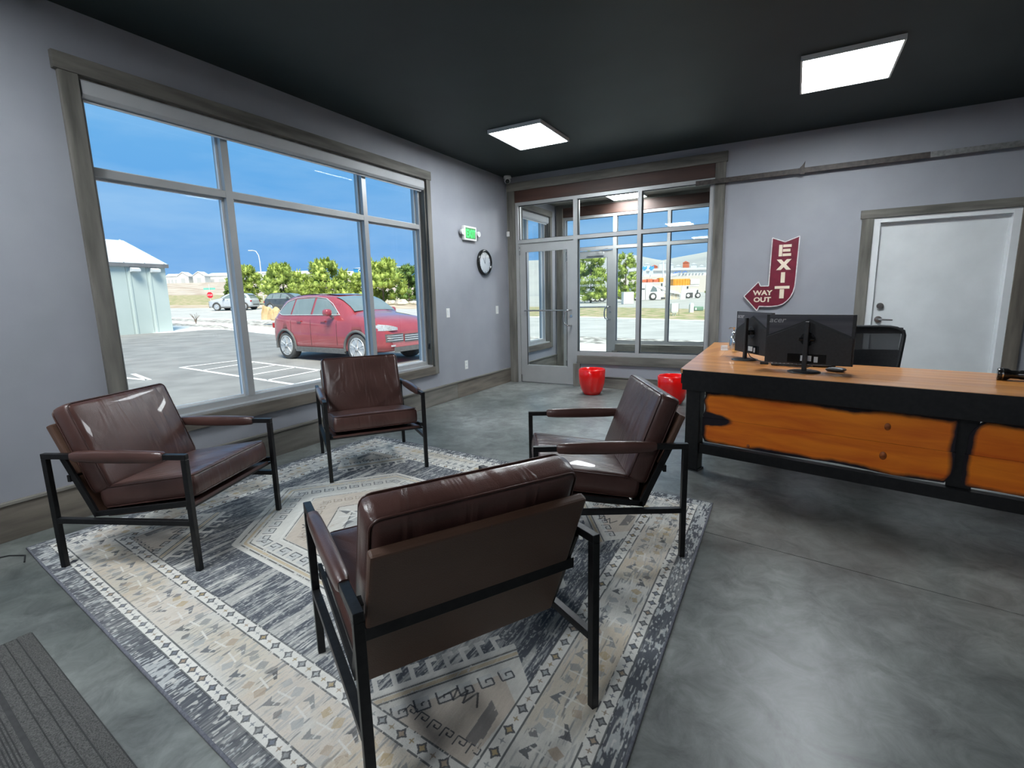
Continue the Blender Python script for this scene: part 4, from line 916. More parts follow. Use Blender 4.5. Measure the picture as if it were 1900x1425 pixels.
C2t = tuple((a, b-1.8) for a, b in G2t); RT = ((-600, 580), (200, 572), (430, 571.5), (520, 573), (800, 573))
DT = ((-600, 570), (200, 566), (430, 566), (520, 567), (800, 564)); GT = ((-600, 560), (200, 549), (430, 547), (520, 550), (800, 556))
u0, u1 = -60, 880
strip('ground_asphalt_lot', 2.6, B1, asph, u0, u1, 30, 14); strip('ground_sidewalk', B1, G1b, walk_m, u0, u1, 30, 2); strip('ground_gravel_bed', G1b, G1t, grav_m, u0, u1, 30, 2)
strip('ground_sidewalk', G1t, W2t, walk_m, u0, u1, 30, 2); strip('ground_gravel_bed', W2t, G2t, grav_m, u0, u1, 30, 2); strip('ground_curb', G2t, C2t, walk_m, u0, u1, 30, 1)
strip('ground_road', C2t, RT, road_m, u0, u1, 30, 6); strip('ground_verge', RT, DT, dirt_m, u0, u1, 30, 3); strip('ground_grass_slope', DT, GT, grass_m, u0, u1, 30, 6); strip('ground_rocky_slope', GT, 250., rock_m, u0, u1, 40, 10)
strip('ground_plateau', 250., 520., pm('plateau_dirt', (.5, .45, .38)), u0, u1, 24, 4)
F1 = ((880, 636), (1090, 637), (1500, 655)); F2 = ((880, 624), (1090, 624.5), (1500, 640)); F3 = ((880, 588), (1090, 589), (1320, 596), (1500, 602)); F3b = tuple((a, b-1.6) for a, b in F3); F4 = ((880, 569), (1090, 569), (1320, 574), (1500, 580))
v0, v1 = 880, 1700
strip('ground_entrance_walk', 7.2, F1, walk_m, v0, v1, 24, 4); strip('ground_gravel_bed', F1, F2, grav_m, v0, v1, 24, 3); strip('ground_road', F2, F3, road_m, v0, v1, 24, 6); strip('ground_curb', F3, F3b, walk_m, v0, v1, 24, 1)
strip('ground_grass_verge', F3b, F4, grass_m, v0, v1, 24, 4); strip('ground_truck_lot', F4, 520., pm('dusty_lot', (.40, .385, .35), (.50, .48, .44), .4, .95), v0, v1, 24, 10)
# parking paint
paint = pm('white_road_paint', (.80, .80, .80), (.9, .9, .9), 4, .8)
Zg = -.246
pk = thing('parking_space_markings', 'white painted hatched parking bay on the asphalt outside the wide window', 'road marking', (-6.5, .4, Zg))
def stripe(p, q, w_=.10): MB().obox((p[0]+6.5, p[1]-.4, .002), (q[0]+6.5, q[1]-.4, .002), w_, .004).build('painted_line', paint, pk)
stripe((-9.52, .10), (-2.9, -.74)); stripe((-9.52, .10), (-9.45, 1.62)); stripe((-9.5, 1.62), (-4.6, .86)); 
for a, b in (((-8.35, -.04), (-8.6, 1.48)), ((-7.30, .40), (-7.45, 1.28)), ((-6.40, -.30), (-6.55, 1.16)), ((-5.40, -.42), (-5.55, 1.0)), ((-4.40, -.55), (-4.6, .86)), ((-3.5, -.66), (-4.5, .3))): stripe(a, b, .08)
pk2 = thing('parking_line', 'short white painted line on the asphalt at the left edge of the wide window', 'road marking', (-8.5, -1.25, Zg)); MB().obox((-.9, .25, .002), (.55, -.10, .002), .10, .004).obox((-1.6, -.2, .002), (.5, -.12, .002), .10, .004).build('painted_line', paint, pk2)

# ---- red SUV
redcar = pm('metallic_red_paint', (.36, .055, .065), (.40, .065, .075), 3, .22, metal=.15, coat=1)
clad = pm('grey_cladding', (.10, .10, .10), (.13, .13, .13), 20, .7); cglass = pm('car_glass', (.16, .20, .20), (.20, .24, .24), 2, .06, coat=.5); tire_m = pm('tyre_rubber', (.06, .06, .06), (.09, .09, .09), 30, .85)
alloy = pm('silver_alloy', (.62, .62, .63), (.7, .7, .7), 10, .3, metal=.6); lamp_m = pm('headlamp_glass', (.34, .36, .38), (.5, .52, .54), 30, .1); grille_m = pm('dark_grille', (.08, .08, .085), (.12, .12, .12), 20, .5); chrome_m = pm('pale_window_trim', (.5, .5, .5), (.6, .6, .6), 10, .3)
def car(name, label, loc, rz, paint_m, detail=True, cat='car'):
    t = thing(name, label, cat, loc, rz)
    X = (0, .06, .20, .42, .62, .95, 1.5, 2.1, 2.7, 3.05, 3.35, 3.55, 3.9, 4.3, 4.58, 4.72, 4.80)
    ZT = (.95, 1.06, 1.22, 1.47, 1.62, 1.70, 1.74, 1.735, 1.69, 1.58, 1.41, 1.27, 1.21, 1.15, 1.06, .95, .78)     # centre line top
    ZB = (.50, .36, .32, .30, .30, .28, .26, .26, .26, .26, .26, .26, .27, .28, .30, .33, .40)
    BL = (.90, 1.02, 1.10, 1.15, 1.17, 1.17, 1.15, 1.13, 1.11, 1.10, 1.09, 1.08, 1.06, 1.02, .95, .86, .74)       # belt line
    HW = (.70, .82, .90, .94, .955, .965, .97, .97, .97, .97, .965, .96, .95, .93, .88, .81, .70)
    HT = (.66, .70, .72, .70, .69, .68, .68, .68, .68, .68, .70, .74, .76, .74, .66, .58, .48)
    def half(x_):
        x_ = .95-(.95-x_)/.8 if x_ < .95 else x_; x_ = max(0, x_)
        zt, zb, bl, hw, ht = (lerp(x_, X, A) for A in (ZT, ZB, BL, HW, HT)); zt = max(zt, bl+.02)
        zm = zb+(bl-zb)*.55; green = zt-bl > .25
        P = [(0, zb), (hw*.80, zb), (hw*.95, zb+.05), (hw*1.0, zb+.16), (hw*1.0, zm), (hw*.985, bl-.10), (hw*.955, bl)]
        if green: P += [(hw*.955+(ht-hw*.955)*.80, bl+(zt-bl)*.72), (ht*.985, zt-.055), (ht*.88, zt-.015)]
        else: k = zt-bl; P += [(hw*.90, bl+k*.35), (ht*1.02, bl+k*.62), (ht*.85, bl+k*.82)]
        P += [(ht*.45, zt), (0, zt+.012)]; return P
    xs = [.19, .21, .25, .29, .33]+[.4+.1*i for i in range(42)]+[4.62, 4.68, 4.73, 4.77, 4.80]; rings = []
    for x_ in xs:
        P = half(x_); rings.append([(x_, -a, b) for a, b in P]+[(x_, a, b) for a, b in P[-2:0:-1]])
    n = len(rings[0]); mb = MB(); mb.add([v for r in rings for v in r], [(i*n+k, (i+1)*n+k, (i+1)*n+(k+1) % n, i*n+(k+1) % n) for i in range(len(xs)-1) for k in range(n)], True)
    mb.add(rings[0], [tuple(range(n))]); mb.add(rings[-1], [tuple(range(n))[::-1]])
    body = mb.build('body', paint_m, t, merge=True)
    cm = MB()
    for wx in (.95, 3.84):
        for s in (-1, 1): cm.lathe([(.425, s*1.2-.001), (.425, s*.66)] if s < 0 else [(.425, .66), (.425, 1.2)], (wx, 0, .36), 28, 'y')
    cut = cm.build('arch_cutter', clad)
    bm_ = bmesh.new(); bm_.from_mesh(cut.data); bmesh.ops.recalc_face_normals(bm_, faces=bm_.faces); bm_.to_mesh(cut.data); bm_.free()
    bm_ = bmesh.new(); bm_.from_mesh(body.data); bmesh.ops.recalc_face_normals(bm_, faces=bm_.faces); bm_.to_mesh(body.data); bm_.free()
    md = body.modifiers.new('b', 'BOOLEAN'); md.operation = 'DIFFERENCE'; md.object = cut; md.solver = 'EXACT'
    body.parent = None; bpy.context.view_layer.update(); me = bpy.data.meshes.new_from_object(body.evaluated_get(bpy.context.evaluated_depsgraph_get())); body.modifiers.clear(); body.data = me; body.parent = t
    bpy.data.objects.remove(cut)
    def side_y(x_, z, off=.008):
        P = half(x_)
        for i in range(3, len(P)-1):
            (a, b), (c, d) = P[i], P[i+1]
            if b <= z <= d and d > b: return a+(c-a)*(z-b)/(d-b)+off
        return P[3][0]+off
    def patch(nm, bot, top, xa, xb, mt, s, nx=10, nz=4, off=.008):
        def fn(a, b): x_ = xa+(xb-xa)*a; z0, z1 = lerp(x_, *zip(*bot)), lerp(x_, *zip(*top)); z = z0+(z1-z0)*b; return (x_, s*side_y(x_, z, off), z)
        return MB().grid(fn, nx, nz).build(nm, mt, t)
    for s in (-1, 1):
        patch('side_window', ((.60, 1.27), (.80, 1.215), (3.3, 1.19)), ((.60, 1.275), (.86, 1.54), (1.20, 1.62)), .60, 1.18, cglass, s)
        patch('side_window', ((.7, 1.215), (3.3, 1.19)), ((1.2, 1.62), (2.0, 1.645), (2.08, 1.645)), 1.24, 2.04, cglass, s)
        patch('side_window', ((.7, 1.21), (3.2, 1.18)), ((2.1, 1.64), (2.55, 1.60), (3.12, 1.24)), 2.12, 3.06, cglass, s)
        lo = [(.58+.1*i, 1.205+.07*max(0, (.8-(.58+.1*i))/.24)) for i in range(27)]
        MB().tube([(x_, s*side_y(x_, z, .012), z) for x_, z in lo], .010, 6).build('window_trim', chrome_m, t)
        up = [(.58, 1.27), (.70, 1.41), (.86, 1.56), (1.2, 1.645), (1.7, 1.67), (2.1, 1.665), (2.5, 1.62), (2.8, 1.48), (3.16, 1.21)]
        MB().tube([(x_, s*side_y(x_, min(z, lerp(x_, X, ZT)-.06), .010), min(z, lerp(x_, X, ZT)-.06)) for x_, z in up], .010, 6).build('window_trim', chrome_m, t)
        for dx in (1.62, 2.62): MB().obox((dx-.09, s*side_y(dx, 1.04, .022), 1.04), (dx+.09, s*side_y(dx, 1.04, .022), 1.045), .03, .035).build('door_handle', paint_m, t, bevel=.006)
        for dx, z0, z1 in ((2.08, .42, 1.08), (3.12, .44, 1.05), (1.22, .62, 1.08)): MB().tube([(dx, s*side_y(dx, z0+(z1-z0)*k/8, .001), z0+(z1-z0)*k/8) for k in range(9)], .005, 4).build('door_seam', gasket_m, t)
        MB().rbox(.24, .13, .16, .05, lambda p, s=s: Vector((2.98+p.x*.8, s*1.09+p.y*1.3, 1.27+p.z)), puff=.01, n=4).build('wing_mirror', paint_m, t, merge=True)
        MB().obox((3.0, s*.93, 1.13), (2.98, s*1.05, 1.22), .05, .04).build('mirror_arm', clad, t)
        for wx in (.95, 3.84):
            arc = []
            for k in range(15):
                a = R_(-8+196*k/14); arc.append((wx+.445*math.cos(a), s*(side_y(min(max(wx+.445*math.cos(a), .1), 4.6), max(.42, .36+.445*math.sin(a)), .004)), .36+.445*math.sin(a)))
            MB().tube(arc, .036, 6).build('arch_trim', clad, t)
            w = MB().lathe([(.20, -.12), (.34, -.125), (.372, -.10), (.380, -.05), (.380, .05), (.372, .10), (.34, .125), (.20, .12)], (0, 0, 0), 40, 'y').build('tyre', tire_m, t); w.location = (wx, s*.84, .375)
            MB().lathe([(.268, .10*s), (.275, .128*s), (.250, .134*s), (.240, .121*s)], (0, 0, 0), 40, 'y').build('rim_ring', alloy, w)
            for k in range(5):
                a = k*2*PI/5+.3
                for da in (-.16, .16): MB().obox((.05*math.cos(a), s*.130, .05*math.sin(a)), (.25*math.cos(a+da), s*.130, .25*math.sin(a+da)), .034, .02, (0, 1, 0)).build('rim_spoke', alloy, w)
            MB().lathe([(.06, s*.12), (.055, s*.142), (.02, s*.146)], (0, 0, 0), 20, 'y').build('hub_cap', alloy, w)
        MB().obox((1.40, s*.955, .30), (3.40, s*.955, .30), .06, .13).build('sill_cladding', clad, t, bevel=.01)
    def top_patch(nm, xa, xb, k, mt, off=.010):
        def fn(a, b):
            x_ = xa+(xb-xa)*b; xq = .95-(.95-x_)/.8 if x_ < .95 else x_; zt = lerp(xq, X, ZT); ht = lerp(xq, X, HT); y_ = (a*2-1)*ht*k; z = zt+.012-.027*(abs(y_)/ht)**1.5*1.0; return (x_, y_, z+off)
        return MB().grid(fn, 14, 8).build(nm, mt, t)
    top_patch('windshield', 2.80, 3.52, .93, cglass); top_patch('rear_window', .66, .33, .88, cglass)
    MB().grid(lambda a, b: (.5+2.2*b, (a*2-1)*.50, lerp(.5+2.2*b, X, ZT)+.020), 6, 8).build('roof_panel', paint_m, t)
    # front: nose parts follow the plan curve of the bumper
    def nose(z, y_):  # x of the body surface at lateral y
        best = 4.8
        for i in range(80):
            x_ = 4.8-i*.015
            if side_y(x_, max(z, lerp(x_, X, ZB)+.17), 0) >= abs(y_): best = x_; break
        return best
    def fpatch(nm, y0, y1, z0, z1, mt, off=.015, shape=None):
        def fn(a, b):
            y_ = y0+(y1-y0)*a; za, zb_ = (z0, z1) if not shape else shape(a); z = za+(zb_-za)*b; return (nose(z, y_)+off, y_, z)
        return MB().grid(fn, 8, 4).build(nm, mt, t)
    for s in (-1, 1):
        fpatch('headlight', s*.52, s*.90, .80, .98, lamp_m, .02, lambda a: (.83-.01*a, .89+.10*a)); fpatch('side_intake', s*.34, s*.82, .55, .74, grille_m, .018)
        for k in range(3): fpatch('intake_slat', s*.36, s*.80, .585+.05*k, .605+.05*k, alloy, .028)
        fpatch('fog_light', s*.62, s*.74, .44, .48, lamp_m, .03)
    fpatch('centre_grille', -.30, .30, .53, .72, grille_m, .018)
    for k in range(3): fpatch('grille_slat', -.30, .30, .565+.05*k, .585+.05*k, alloy, .028)
    fpatch('front_lip', -.66, .66, .30, .42, clad, .02)
    if not detail: fpatch('number_plate', -.20, .20, .60, .70, label_m, .03)
    fpatch_r = MB().box(.17, .23, -.55, .55, .50, .62).build('rear_bumper', clad, t, bevel=.01)
    for s in (-1, 1): MB().box(.20, .33, min(s*.60, s*.86), max(s*.62, s*.86), .84, .98).build('tail_light', pm('tail_red', (.4, .01, .01)), t, bevel=.02)
    return t
Zc = -.25
rw = Vector((-8.39, 2.446)); fw = Vector((-5.47, 2.255)); dr = (fw-rw).normalized(); ang = math.atan2(dr.y, dr.x)
cl0 = rw-dr*.95+Vector((-dr.y, dr.x))*.85
red = car('red_suv', 'dark red sport utility vehicle parked outside behind the wide window', (cl0.x, cl0.y, Zc), ang, redcar)
dark_paint = pm('charcoal_paint', (.05, .055, .06), (.07, .075, .08), 3, .3, coat=1); silver_paint = pm('silver_paint', (.45, .47, .5), (.5, .52, .55), 3, .3, coat=1)
def copy_car(loc, rz, label, pm_):
    c = copy_tree(red); c.location = loc; c.rotation_euler = (0, 0, rz); c['label'] = label; c['category'] = 'car'; c.name = 'parked_car'
    for ch in c.children:
        if ch.type == 'MESH' and ch.data.materials[0] == redcar: ch.material_slots[0].link = 'OBJECT'; ch.material_slots[0].material = pm_
    return c
g_ = gd(497, 48); copy_car(tuple(g_), ang+R_(20), 'dark parked car far outside, left of the red vehicle roof', dark_paint)
g_ = gd(478, 52); copy_car(tuple(g_), ang+R_(-150), 'silver parked car under the leftmost pine trees', silver_paint)

# ---- pale corrugated storage building
SX = -28.0
sb = thing('storage_building', 'pale green corrugated metal building at the left of the wide window', 'building', (SX-4, 1, -.25), world=True)
panm = pm('pale_green_metal', (.44, .51, .49), (.48, .55, .53), .6, .5); roofm = pm('white_metal_roof', (.62, .64, .66), (.72, .74, .76), 2, .35, metal=.1); grey_t = pm('grey_flashing', (.14, .14, .145), (.18, .18, .185), 3, .5)
y = 9.38
while y > -12:
    MB().prism([(y, 0), (y-.98, 0), (y-.98, .0), (y-.90, .0), (y-.86, .035), (y-.80, .035), (y-.76, 0), (y-.02, 0), (y-.02, -.05), (y-1.0, -.05), (y-1.0, 0)][:1]+[(y-.76, 0), (y-.80, .05), (y-.88, .05), (y-.92, 0), (y-.985, 0), (y-.985, -.05), (y, -.05)], lambda p: (SX+p[1], p[0], -.25), lambda p: (SX+p[1], p[0], 3.50)).build('wall_panel', panm, sb)
    y -= 1.0
box(SX-9, SX-.06, -12, 9.36, -.25, 3.5).build('building_core', panm, sb)
MB().prism([(SX-4.5, 5.3), (SX+.15, 3.62), (SX+.15, 3.55), (SX-9.2, 3.55), (SX-9.2, 3.62)], lambda p: (p[0], -12.1, p[1]), lambda p: (p[0], 9.5, p[1])).build('roof', roofm, sb)
for k in range(12):
    yy = 9.3-k*1.0; MB().obox((SX+.15, yy, 3.64), (SX-4.5, yy, 5.32), .06, .05).build('roof_rib', roofm, sb)
box(SX+.0, SX+.20, -12.1, 9.5, 3.42, 3.62).build('gutter', grey_t, sb)
for yy in (7.75, 8.75): MB().prism([(SX+.06, 3.42), (SX+.42, 3.30), (SX+.40, 3.18), (SX+.06, 3.14)], lambda p: (p[0], yy-.20, p[1]), lambda p: (p[0], yy+.20, p[1])).build('flood_light', white_m, sb)

# ---- stones, shrub, signs, lamp
def rock(name, P, sx, sy, sz, mt, label, cat='boulder', seed=0, group=None, facets=3):
    bm = bmesh.new(); bmesh.ops.create_icosphere(bm, subdivisions=facets, radius=1)
    for v in bm.verts:
        n_ = noise.noise(v.co*1.3+Vector((seed*3.1, 0, 0)))*.35+noise.noise(v.co*3+Vector((seed, 5, 0)))*.12; k = 1+n_; c = v.co
        c = Vector([math.copysign(abs(a)**.7, a) for a in c]); v.co = Vector((c.x*sx*k, c.y*sy*k, max(-.15*sz, c.z*sz*k)))
    me = bpy.data.meshes.new(name); bm.to_mesh(me); bm.free(); me.materials.append(mt); o = bpy.data.objects.new(name, me); COL.objects.link(o); o.location = P
    return tag(o, label, cat, group)
sand = pm('sandstone', (.50, .33, .15), (.66, .48, .28), 1.6, .9, bump=.6, detail=8)
P = gp(498, 603); rock('sandstone_boulder', P+Vector((0, 0, .45)), .30, .30, .72, sand, 'tall sandstone boulder left of the red vehicle, the left one of the pair', seed=2)
P = gp(514, 604); rock('sandstone_boulder', P+Vector((0, 0, .42)), .28, .28, .68, sand, 'sandstone boulder touching the rear end of the red vehicle in view', seed=5)
rockm = pm('pale_rock', (.42, .36, .30), (.66, .60, .52), 2, .95, bump=.6)
for i, (u, y, s) in enumerate(((451, 570, .4), (463, 571, .3), (484, 572, .35), (727, 565, .5), (745, 566, .6), (768, 565, .4))):
    P = gp(u, y); rock('landscape_rock', P+Vector((0, 0, s*.3)), s*1.2, s, s*.7, rockm, ('left', 'middle', 'right')[i % 3]+' one of three pale rocks '+('under the left pine trees', 'beyond the hood of the red vehicle')[i > 2], 'rock', i, ('rocks under the left pines', 'rocks beyond the red vehicle')[i > 2])
sh = thing('bare_shrub', 'small leafless shrub in the gravel bed beyond the asphalt', 'shrub', gp(364, 601)); q = MB()
for k in range(14):
    a = k*2.4; l_ = .5+.25*random.random(); d = Vector((math.cos(a)*.35, math.sin(a)*.35, 1)).normalized(); q.tube([(0, 0, 0), d*l_*.5+Vector((0, 0, .1)), d*l_+Vector((math.cos(a)*.12, math.sin(a)*.12, .1))], [.018, .012, .006], 4)
q.build('branches', pm('bare_bark', (.20, .15, .12), (.28, .22, .18), 20, .9), sh)
pole_m = pm('galvanised_pole', (.62, .62, .62), (.7, .7, .7), 10, .5)
P = gd(391.5, 60); st_ = thing('stop_sign', 'red stop sign at the far street corner', 'stop sign', P, math.atan2(FWD.y, FWD.x)-PI/2)
MB().tube([(0, 0, 0), (0, 0, 2.75)], .035, 8).build('sign_post', pole_m, st_)
zc_ = 1.45
MB().prism([(.38*math.cos(R_(22.5+45*k)), zc_+.38*math.sin(R_(22.5+45*k))) for k in range(8)], lambda p: (p[0], -.05, p[1]), lambda p: (p[0], -.04, p[1])).build('red_plate', pm('stop_red', (.65, .015, .03), (.7, .02, .035), 3, .4), st_)
text_mesh('lettering', 'STOP', .26, white_m, face_mat((0, -.055, zc_-.09), (1, 0, 0), (0, 0, 1)), .004, st_)
box(-.7, .7, -.02, .0, 2.08, 2.30).build('street_name_blade', pm('street_green', (.16, .50, .40), (.2, .55, .45), 3, .5), st_)
P = gd(490, 80); lp = thing('street_lamp', 'tall pale street lamp with an arm, above the pines left of the red vehicle', 'street lamp', P, math.atan2(FWD.y, FWD.x)-PI/2)
MB().tube([(0, 0, 0), (0, 0, 6.0), (-.10, 0, 6.9), (-.45, 0, 7.5), (-.9, 0, 7.65)], [.11, .085, .075, .065, .06], 10).build('lamp_post', pole_m, lp); MB().box(-1.6, -.85, -.14, .14, 7.58, 7.70).build('lamp_head', pole_m, lp, bevel=.02)

# ---- pines
def pine(name, P, h, w, label, group, colr=0, seed=0, n=3200, trunk=True):
    rn = random.Random(seed); t = thing(name, label, 'tree', P, 0, group)
    mt = [pm('pine_green', (.20, .28, .04), (.46, .54, .13), 1.5, .8, detail=4), pm('pine_dark_green', (.07, .15, .03), (.22, .32, .08), 1.5, .8, detail=4)][colr]
    if trunk: MB().tube([(0, 0, -.1), (0, 0, h*.3), (.05, 0, h*.8)], [.13, .10, .04], 7).build('trunk', pm('bark', (.12, .09, .07), (.2, .16, .13), 20, .9), t)
    clumps = []
    for k in range(84):
        zz = rn.uniform(.08, 1)**.95; rr = w/2*math.sqrt(max(.04, 1-((zz-.34)/.68)**2))*rn.uniform(.45, 1.0); a = rn.uniform(0, 2*PI); clumps.append((Vector((rr*math.cos(a), rr*math.sin(a), zz*h*.96)), w*.5*rn.uniform(.20, .36)))
    q = MB()
    for c, r in clumps:
        # dark core keeps the crown from being see-through
        q.lathe([(r*.62*math.sin(PI*(k+.02)/5.04), -r*.55*math.cos(PI*(k+.02)/5.04)) for k in range(6)], c, 7)
        for k in range(n//84):
            d = Vector((rn.gauss(0, 1), rn.gauss(0, 1), rn.gauss(.25, .8))).normalized(); b = c+d*r*rn.uniform(.30, .80); e_ = b+(d+Vector((0, 0, .35))).normalized()*r*rn.uniform(.35, .6); sd = d.orthogonal().normalized()*r*.13; s2 = d.cross(sd)
            q.add([b-sd, b+sd, e_], [(0, 1, 2)]); q.add([b-s2, b+s2, e_], [(0, 1, 2)])
    q.build('foliage', mt, t)
    return t
GL = 'pine trees along the street outside'
for i, (u, d, top, wpx, c, lb) in enumerate(((461, 64, 494, 56, 0, 'leftmost rounded pine beside the window mullion, right of the stop sign'), (528, 56, 493, 68, 0, 'broad green pine directly behind the rear roof of the red vehicle'),
      (568, 77, 512, 42, 0, 'low pine filling the gap between the two broad pines'), (609, 66, 489, 76, 0, 'broad green pine above the middle of the red vehicle'), (668, 76, 510, 46, 0, 'shorter pine beside the blue building sign'),
      (712, 59, 484, 72, 0, 'tallest pine above the windshield of the red vehicle'), (760, 66, 492, 50, 1, 'greyer pine at the right edge of the wide window'), (429, 66, 522, 20, 1, 'small dark bush-like pine left of the leftmost pine'))):
    P = gd(u, d); h_ = (proj(P)[1]-top)/FPX*d; pine('pine_tree', P, h_, wpx/FPX*d*1.06, lb, GL, c, i+3)
for i, (u, d, top, wpx, lb) in enumerate(((1096, 66, 470, 64, 'leafy pine seen through the vestibule door behind the lettering'), (1160, 66, 467, 42, 'narrow leafy pine right of the vestibule door'), (1322, 90, 515, 26, 'small pine at the far right edge of the glazing'))):
    P = gd(u, d); h_ = (proj(P)[1]-top)/FPX*d; pine('pine_tree', P, h_, wpx/FPX*d, lb, 'pine trees across the road', 0, i+20, 3200)

# ---- sheds and buildings far off to the left
shedm = pm('white_shed_metal', (.60, .60, .58), (.68, .68, .66), .4, .6); shroof = pm('white_shed_roof', (.80, .80, .80), (.86, .86, .86), .4, .5)
def px2(u, y, depth): return at(u, y, depth)
def shed(ua, ub, ytop, yeave, ybase, depth, label, gable=True, wm=shedm, rm=shroof, name='storage_shed', group=None):
    A, B_ = px2(ua, ybase, depth), px2(ub, ybase, depth); w = (B_-A).length; c = (A+B_)/2; ze = px2((ua+ub)/2, yeave, depth).z; zt = px2((ua+ub)/2, ytop, depth).z; zb = min(c.z, terr(c.x, c.y))-.3
    t = thing(name, label, 'building', (c.x, c.y, zb), math.atan2((B_-A).y, (B_-A).x), group); L_ = w*.8
    hw = w/2; he = ze-zb; ht = zt-zb
    if gable:
        MB().prism([(-hw, 0), (hw, 0), (hw, he), (0, ht-.1), (-hw, he)], lambda p: (p[0], 0, p[1]), lambda p: (p[0], L_, p[1])).build('shed_walls', wm, t)
        MB().prism([(-hw-.3, he-.1), (0, ht), (hw+.3, he-.1), (hw+.3, he+.15), (0, ht+.25), (-hw-.3, he+.15)], lambda p: (p[0], -.3, p[1]), lambda p: (p[0], L_+.3, p[1])).build('shed_roof', rm, t)
        box(-hw*.35, hw*.35, -.12, 0, 0, he*.75).build('shed_door', pm('shed_door_grey', (.45, .45, .45)), t)
    else:
        box(-hw, hw, 0, L_, 0, he).build('shed_walls', wm, t)
        MB().prism([(-.3, he), (L_*.5, ht), (L_+.3, he)], lambda p: (-hw-.2, p[0], p[1]), lambda p: (hw+.2, p[0], p[1])).build('shed_roof', rm, t)
        for k in range(3): box(-hw+w*(.12+.3*k), -hw+w*(.28+.3*k), -.12, 0, 0, he*.6).build('shed_door', pm('shed_door_grey', (.45, .45, .45)), t)
    return t
G_ = 'far white sheds on the rise'
shed(309, 331, 508, 513, 524, 255, 'leftmost low white shed on the rise beyond the grass', False, group=G_); shed(330, 351, 505.5, 513, 525, 250, 'gabled white shed, the left one of two matching gables', group=G_)
shed(350, 361, 511, 514, 524, 262, 'narrow white shed between the two gabled sheds', False, group=G_); shed(359, 381, 504.5, 512, 524.5, 250, 'gabled white shed, the right one of two matching gables', group=G_)
shed(381, 442, 505, 512, 524, 258, 'long white shed reaching the first window mullion', False, group=G_); shed(470, 512, 503, 507, 524, 262, 'pale grey shed behind the street lamp', False, group=G_)
shed(545, 582, 502, 508, 526, 262, 'pale shed seen between the two broad pines', False, group=G_); shed(633, 660, 503, 512, 530, 258, 'pale shed left of the blue building', False, group=G_)
bluem = pm('blue_cladding', (.02, .22, .48), (.03, .26, .54), .5, .5)
bb = shed(658, 790, 492, 497, 532, 245, 'blue industrial building with white lettering behind the pines', False, bluem, shroof, 'blue_building')
for i, ch in enumerate('CO'):
    Pt = px2(667+i*5.5, 505, 243); c0 = bb.location; rel = Matrix.Rotation(-bb.rotation_euler.z, 3, 'Z') @ (Pt-c0); text_mesh('lettering', ch, 2.2, white_m, face_mat((rel.x, -.3, rel.z), (1, 0, 0), (0, 0, 1)), .1, bb, bold=.06)

# ---- view through the vestibule: vehicles and equipment across the road
wht = pm('white_truck_paint', (.70, .70, .69), (.80, .80, .79), 1, .4); lime = pm('lime_paint', (.50, .72, .02), (.58, .80, .04), 1, .4); orange_p = pm('orange_paint', (.75, .30, .03), (.82, .38, .05), 1, .5); beige = pm('beige_boards', (.58, .50, .38), (.68, .60, .48), 2, .8); redo = pm('faded_red_paint', (.55, .12, .06), (.65, .2, .1), 2, .6); dk = pm('dark_undercarriage', (.06, .06, .06), (.10, .10, .10), 4, .8)
class PX:   # local frame at a distance: x in picture widths to the right, z up
    def __init__(s, name, label, cat, u, depth, group=None):
        P = gd(u, depth); s.k = depth/FPX; s.u = u; s.y0 = proj(P)[1]; s.t = thing(name, label, cat, P, math.atan2(RGT.y, RGT.x), group)
    def x(s, u): return (u-s.u)*s.k*1.0
    def z(s, y): return max(0, (s.y0-y))*s.k
    def b(s, nm, ua, ub, yt, yb, mt, d0=0, d1=2.2, bev=.05): return box(s.x(ua), s.x(ub), d0, d1, s.z(yb), s.z(yt)).build(nm, mt, s.t, bevel=bev, seg=1)
    def wheel(s, u, r=.5, d=.0, w_=.3):
        o = MB().lathe([(r*.5, -w_/2), (r*.95, -w_/2), (r, -w_*.3), (r, w_*.3), (r*.95, w_/2), (r*.5, w_/2)], (0, 0, 0), 24, 'y').build('wheel', tire_m, s.t); o.location = (s.x(u), d, r)
        MB().lathe([(r*.55, -w_/2-.02), (r*.3, -w_/2-.05), (.04, -w_/2-.06)], (0, 0, 0), 16, 'y').build('wheel_hub', wht, o)
    def poly(s, nm, pts, mt, d0=0, d1=2.0): return MB().prism([(s.x(u), s.z(y)) for u, y in pts], lambda p: (p[0], d0, p[1]), lambda p: (p[0], d1, p[1])).build(nm, mt, s.t)
q = PX('flatbed_trailer', 'white covered flatbed trailer behind the glass door lettering', 'trailer', 1100, 72); q.b('trailer_bed', 1066, 1128, 549, 553, wht); q.poly('tarp_cover', [(1080, 549), (1084, 544), (1092, 541), (1101, 539), (1112, 542), (1124, 545), (1127, 549)], wht); q.b('tool_box', 1066, 1082, 547, 557, wht, -.1, .5); q.b('undercarriage', 1086, 1125, 553, 558, dk, .3, 1.8)
for u in (1100, 1108, 1117): q.wheel(u, .42)
q = PX('lime_truck', 'lime green truck cab behind the white cabinet box', 'truck', 1155, 86); q.poly('truck_cab', [(1142, 555), (1142, 541), (1150, 537), (1166, 535), (1174, 540), (1174, 555)], lime); q.poly('cab_window', [(1152, 546), (1154, 540), (1163, 539), (1164, 546)], cglass, -.05, 0); q.b('fuel_tank', 1160, 1166, 555, 560, dk, 0, 1); q.wheel(1151, .62)
q = PX('white_utility_cabinet', 'plain white cabinet box standing in front of the lime truck', 'cabinet', 1166, 56); q.b('cabinet_body', 1157, 1176, 542, 570, wht, 0, 1.2, .03); q.b('cabinet_plinth', 1156, 1177, 568, 575, walk_m, -.1, 1.3, .01); q.b('cabinet_vent', 1161, 1168, 566, 567.2, dk, -.03, 0, 0)
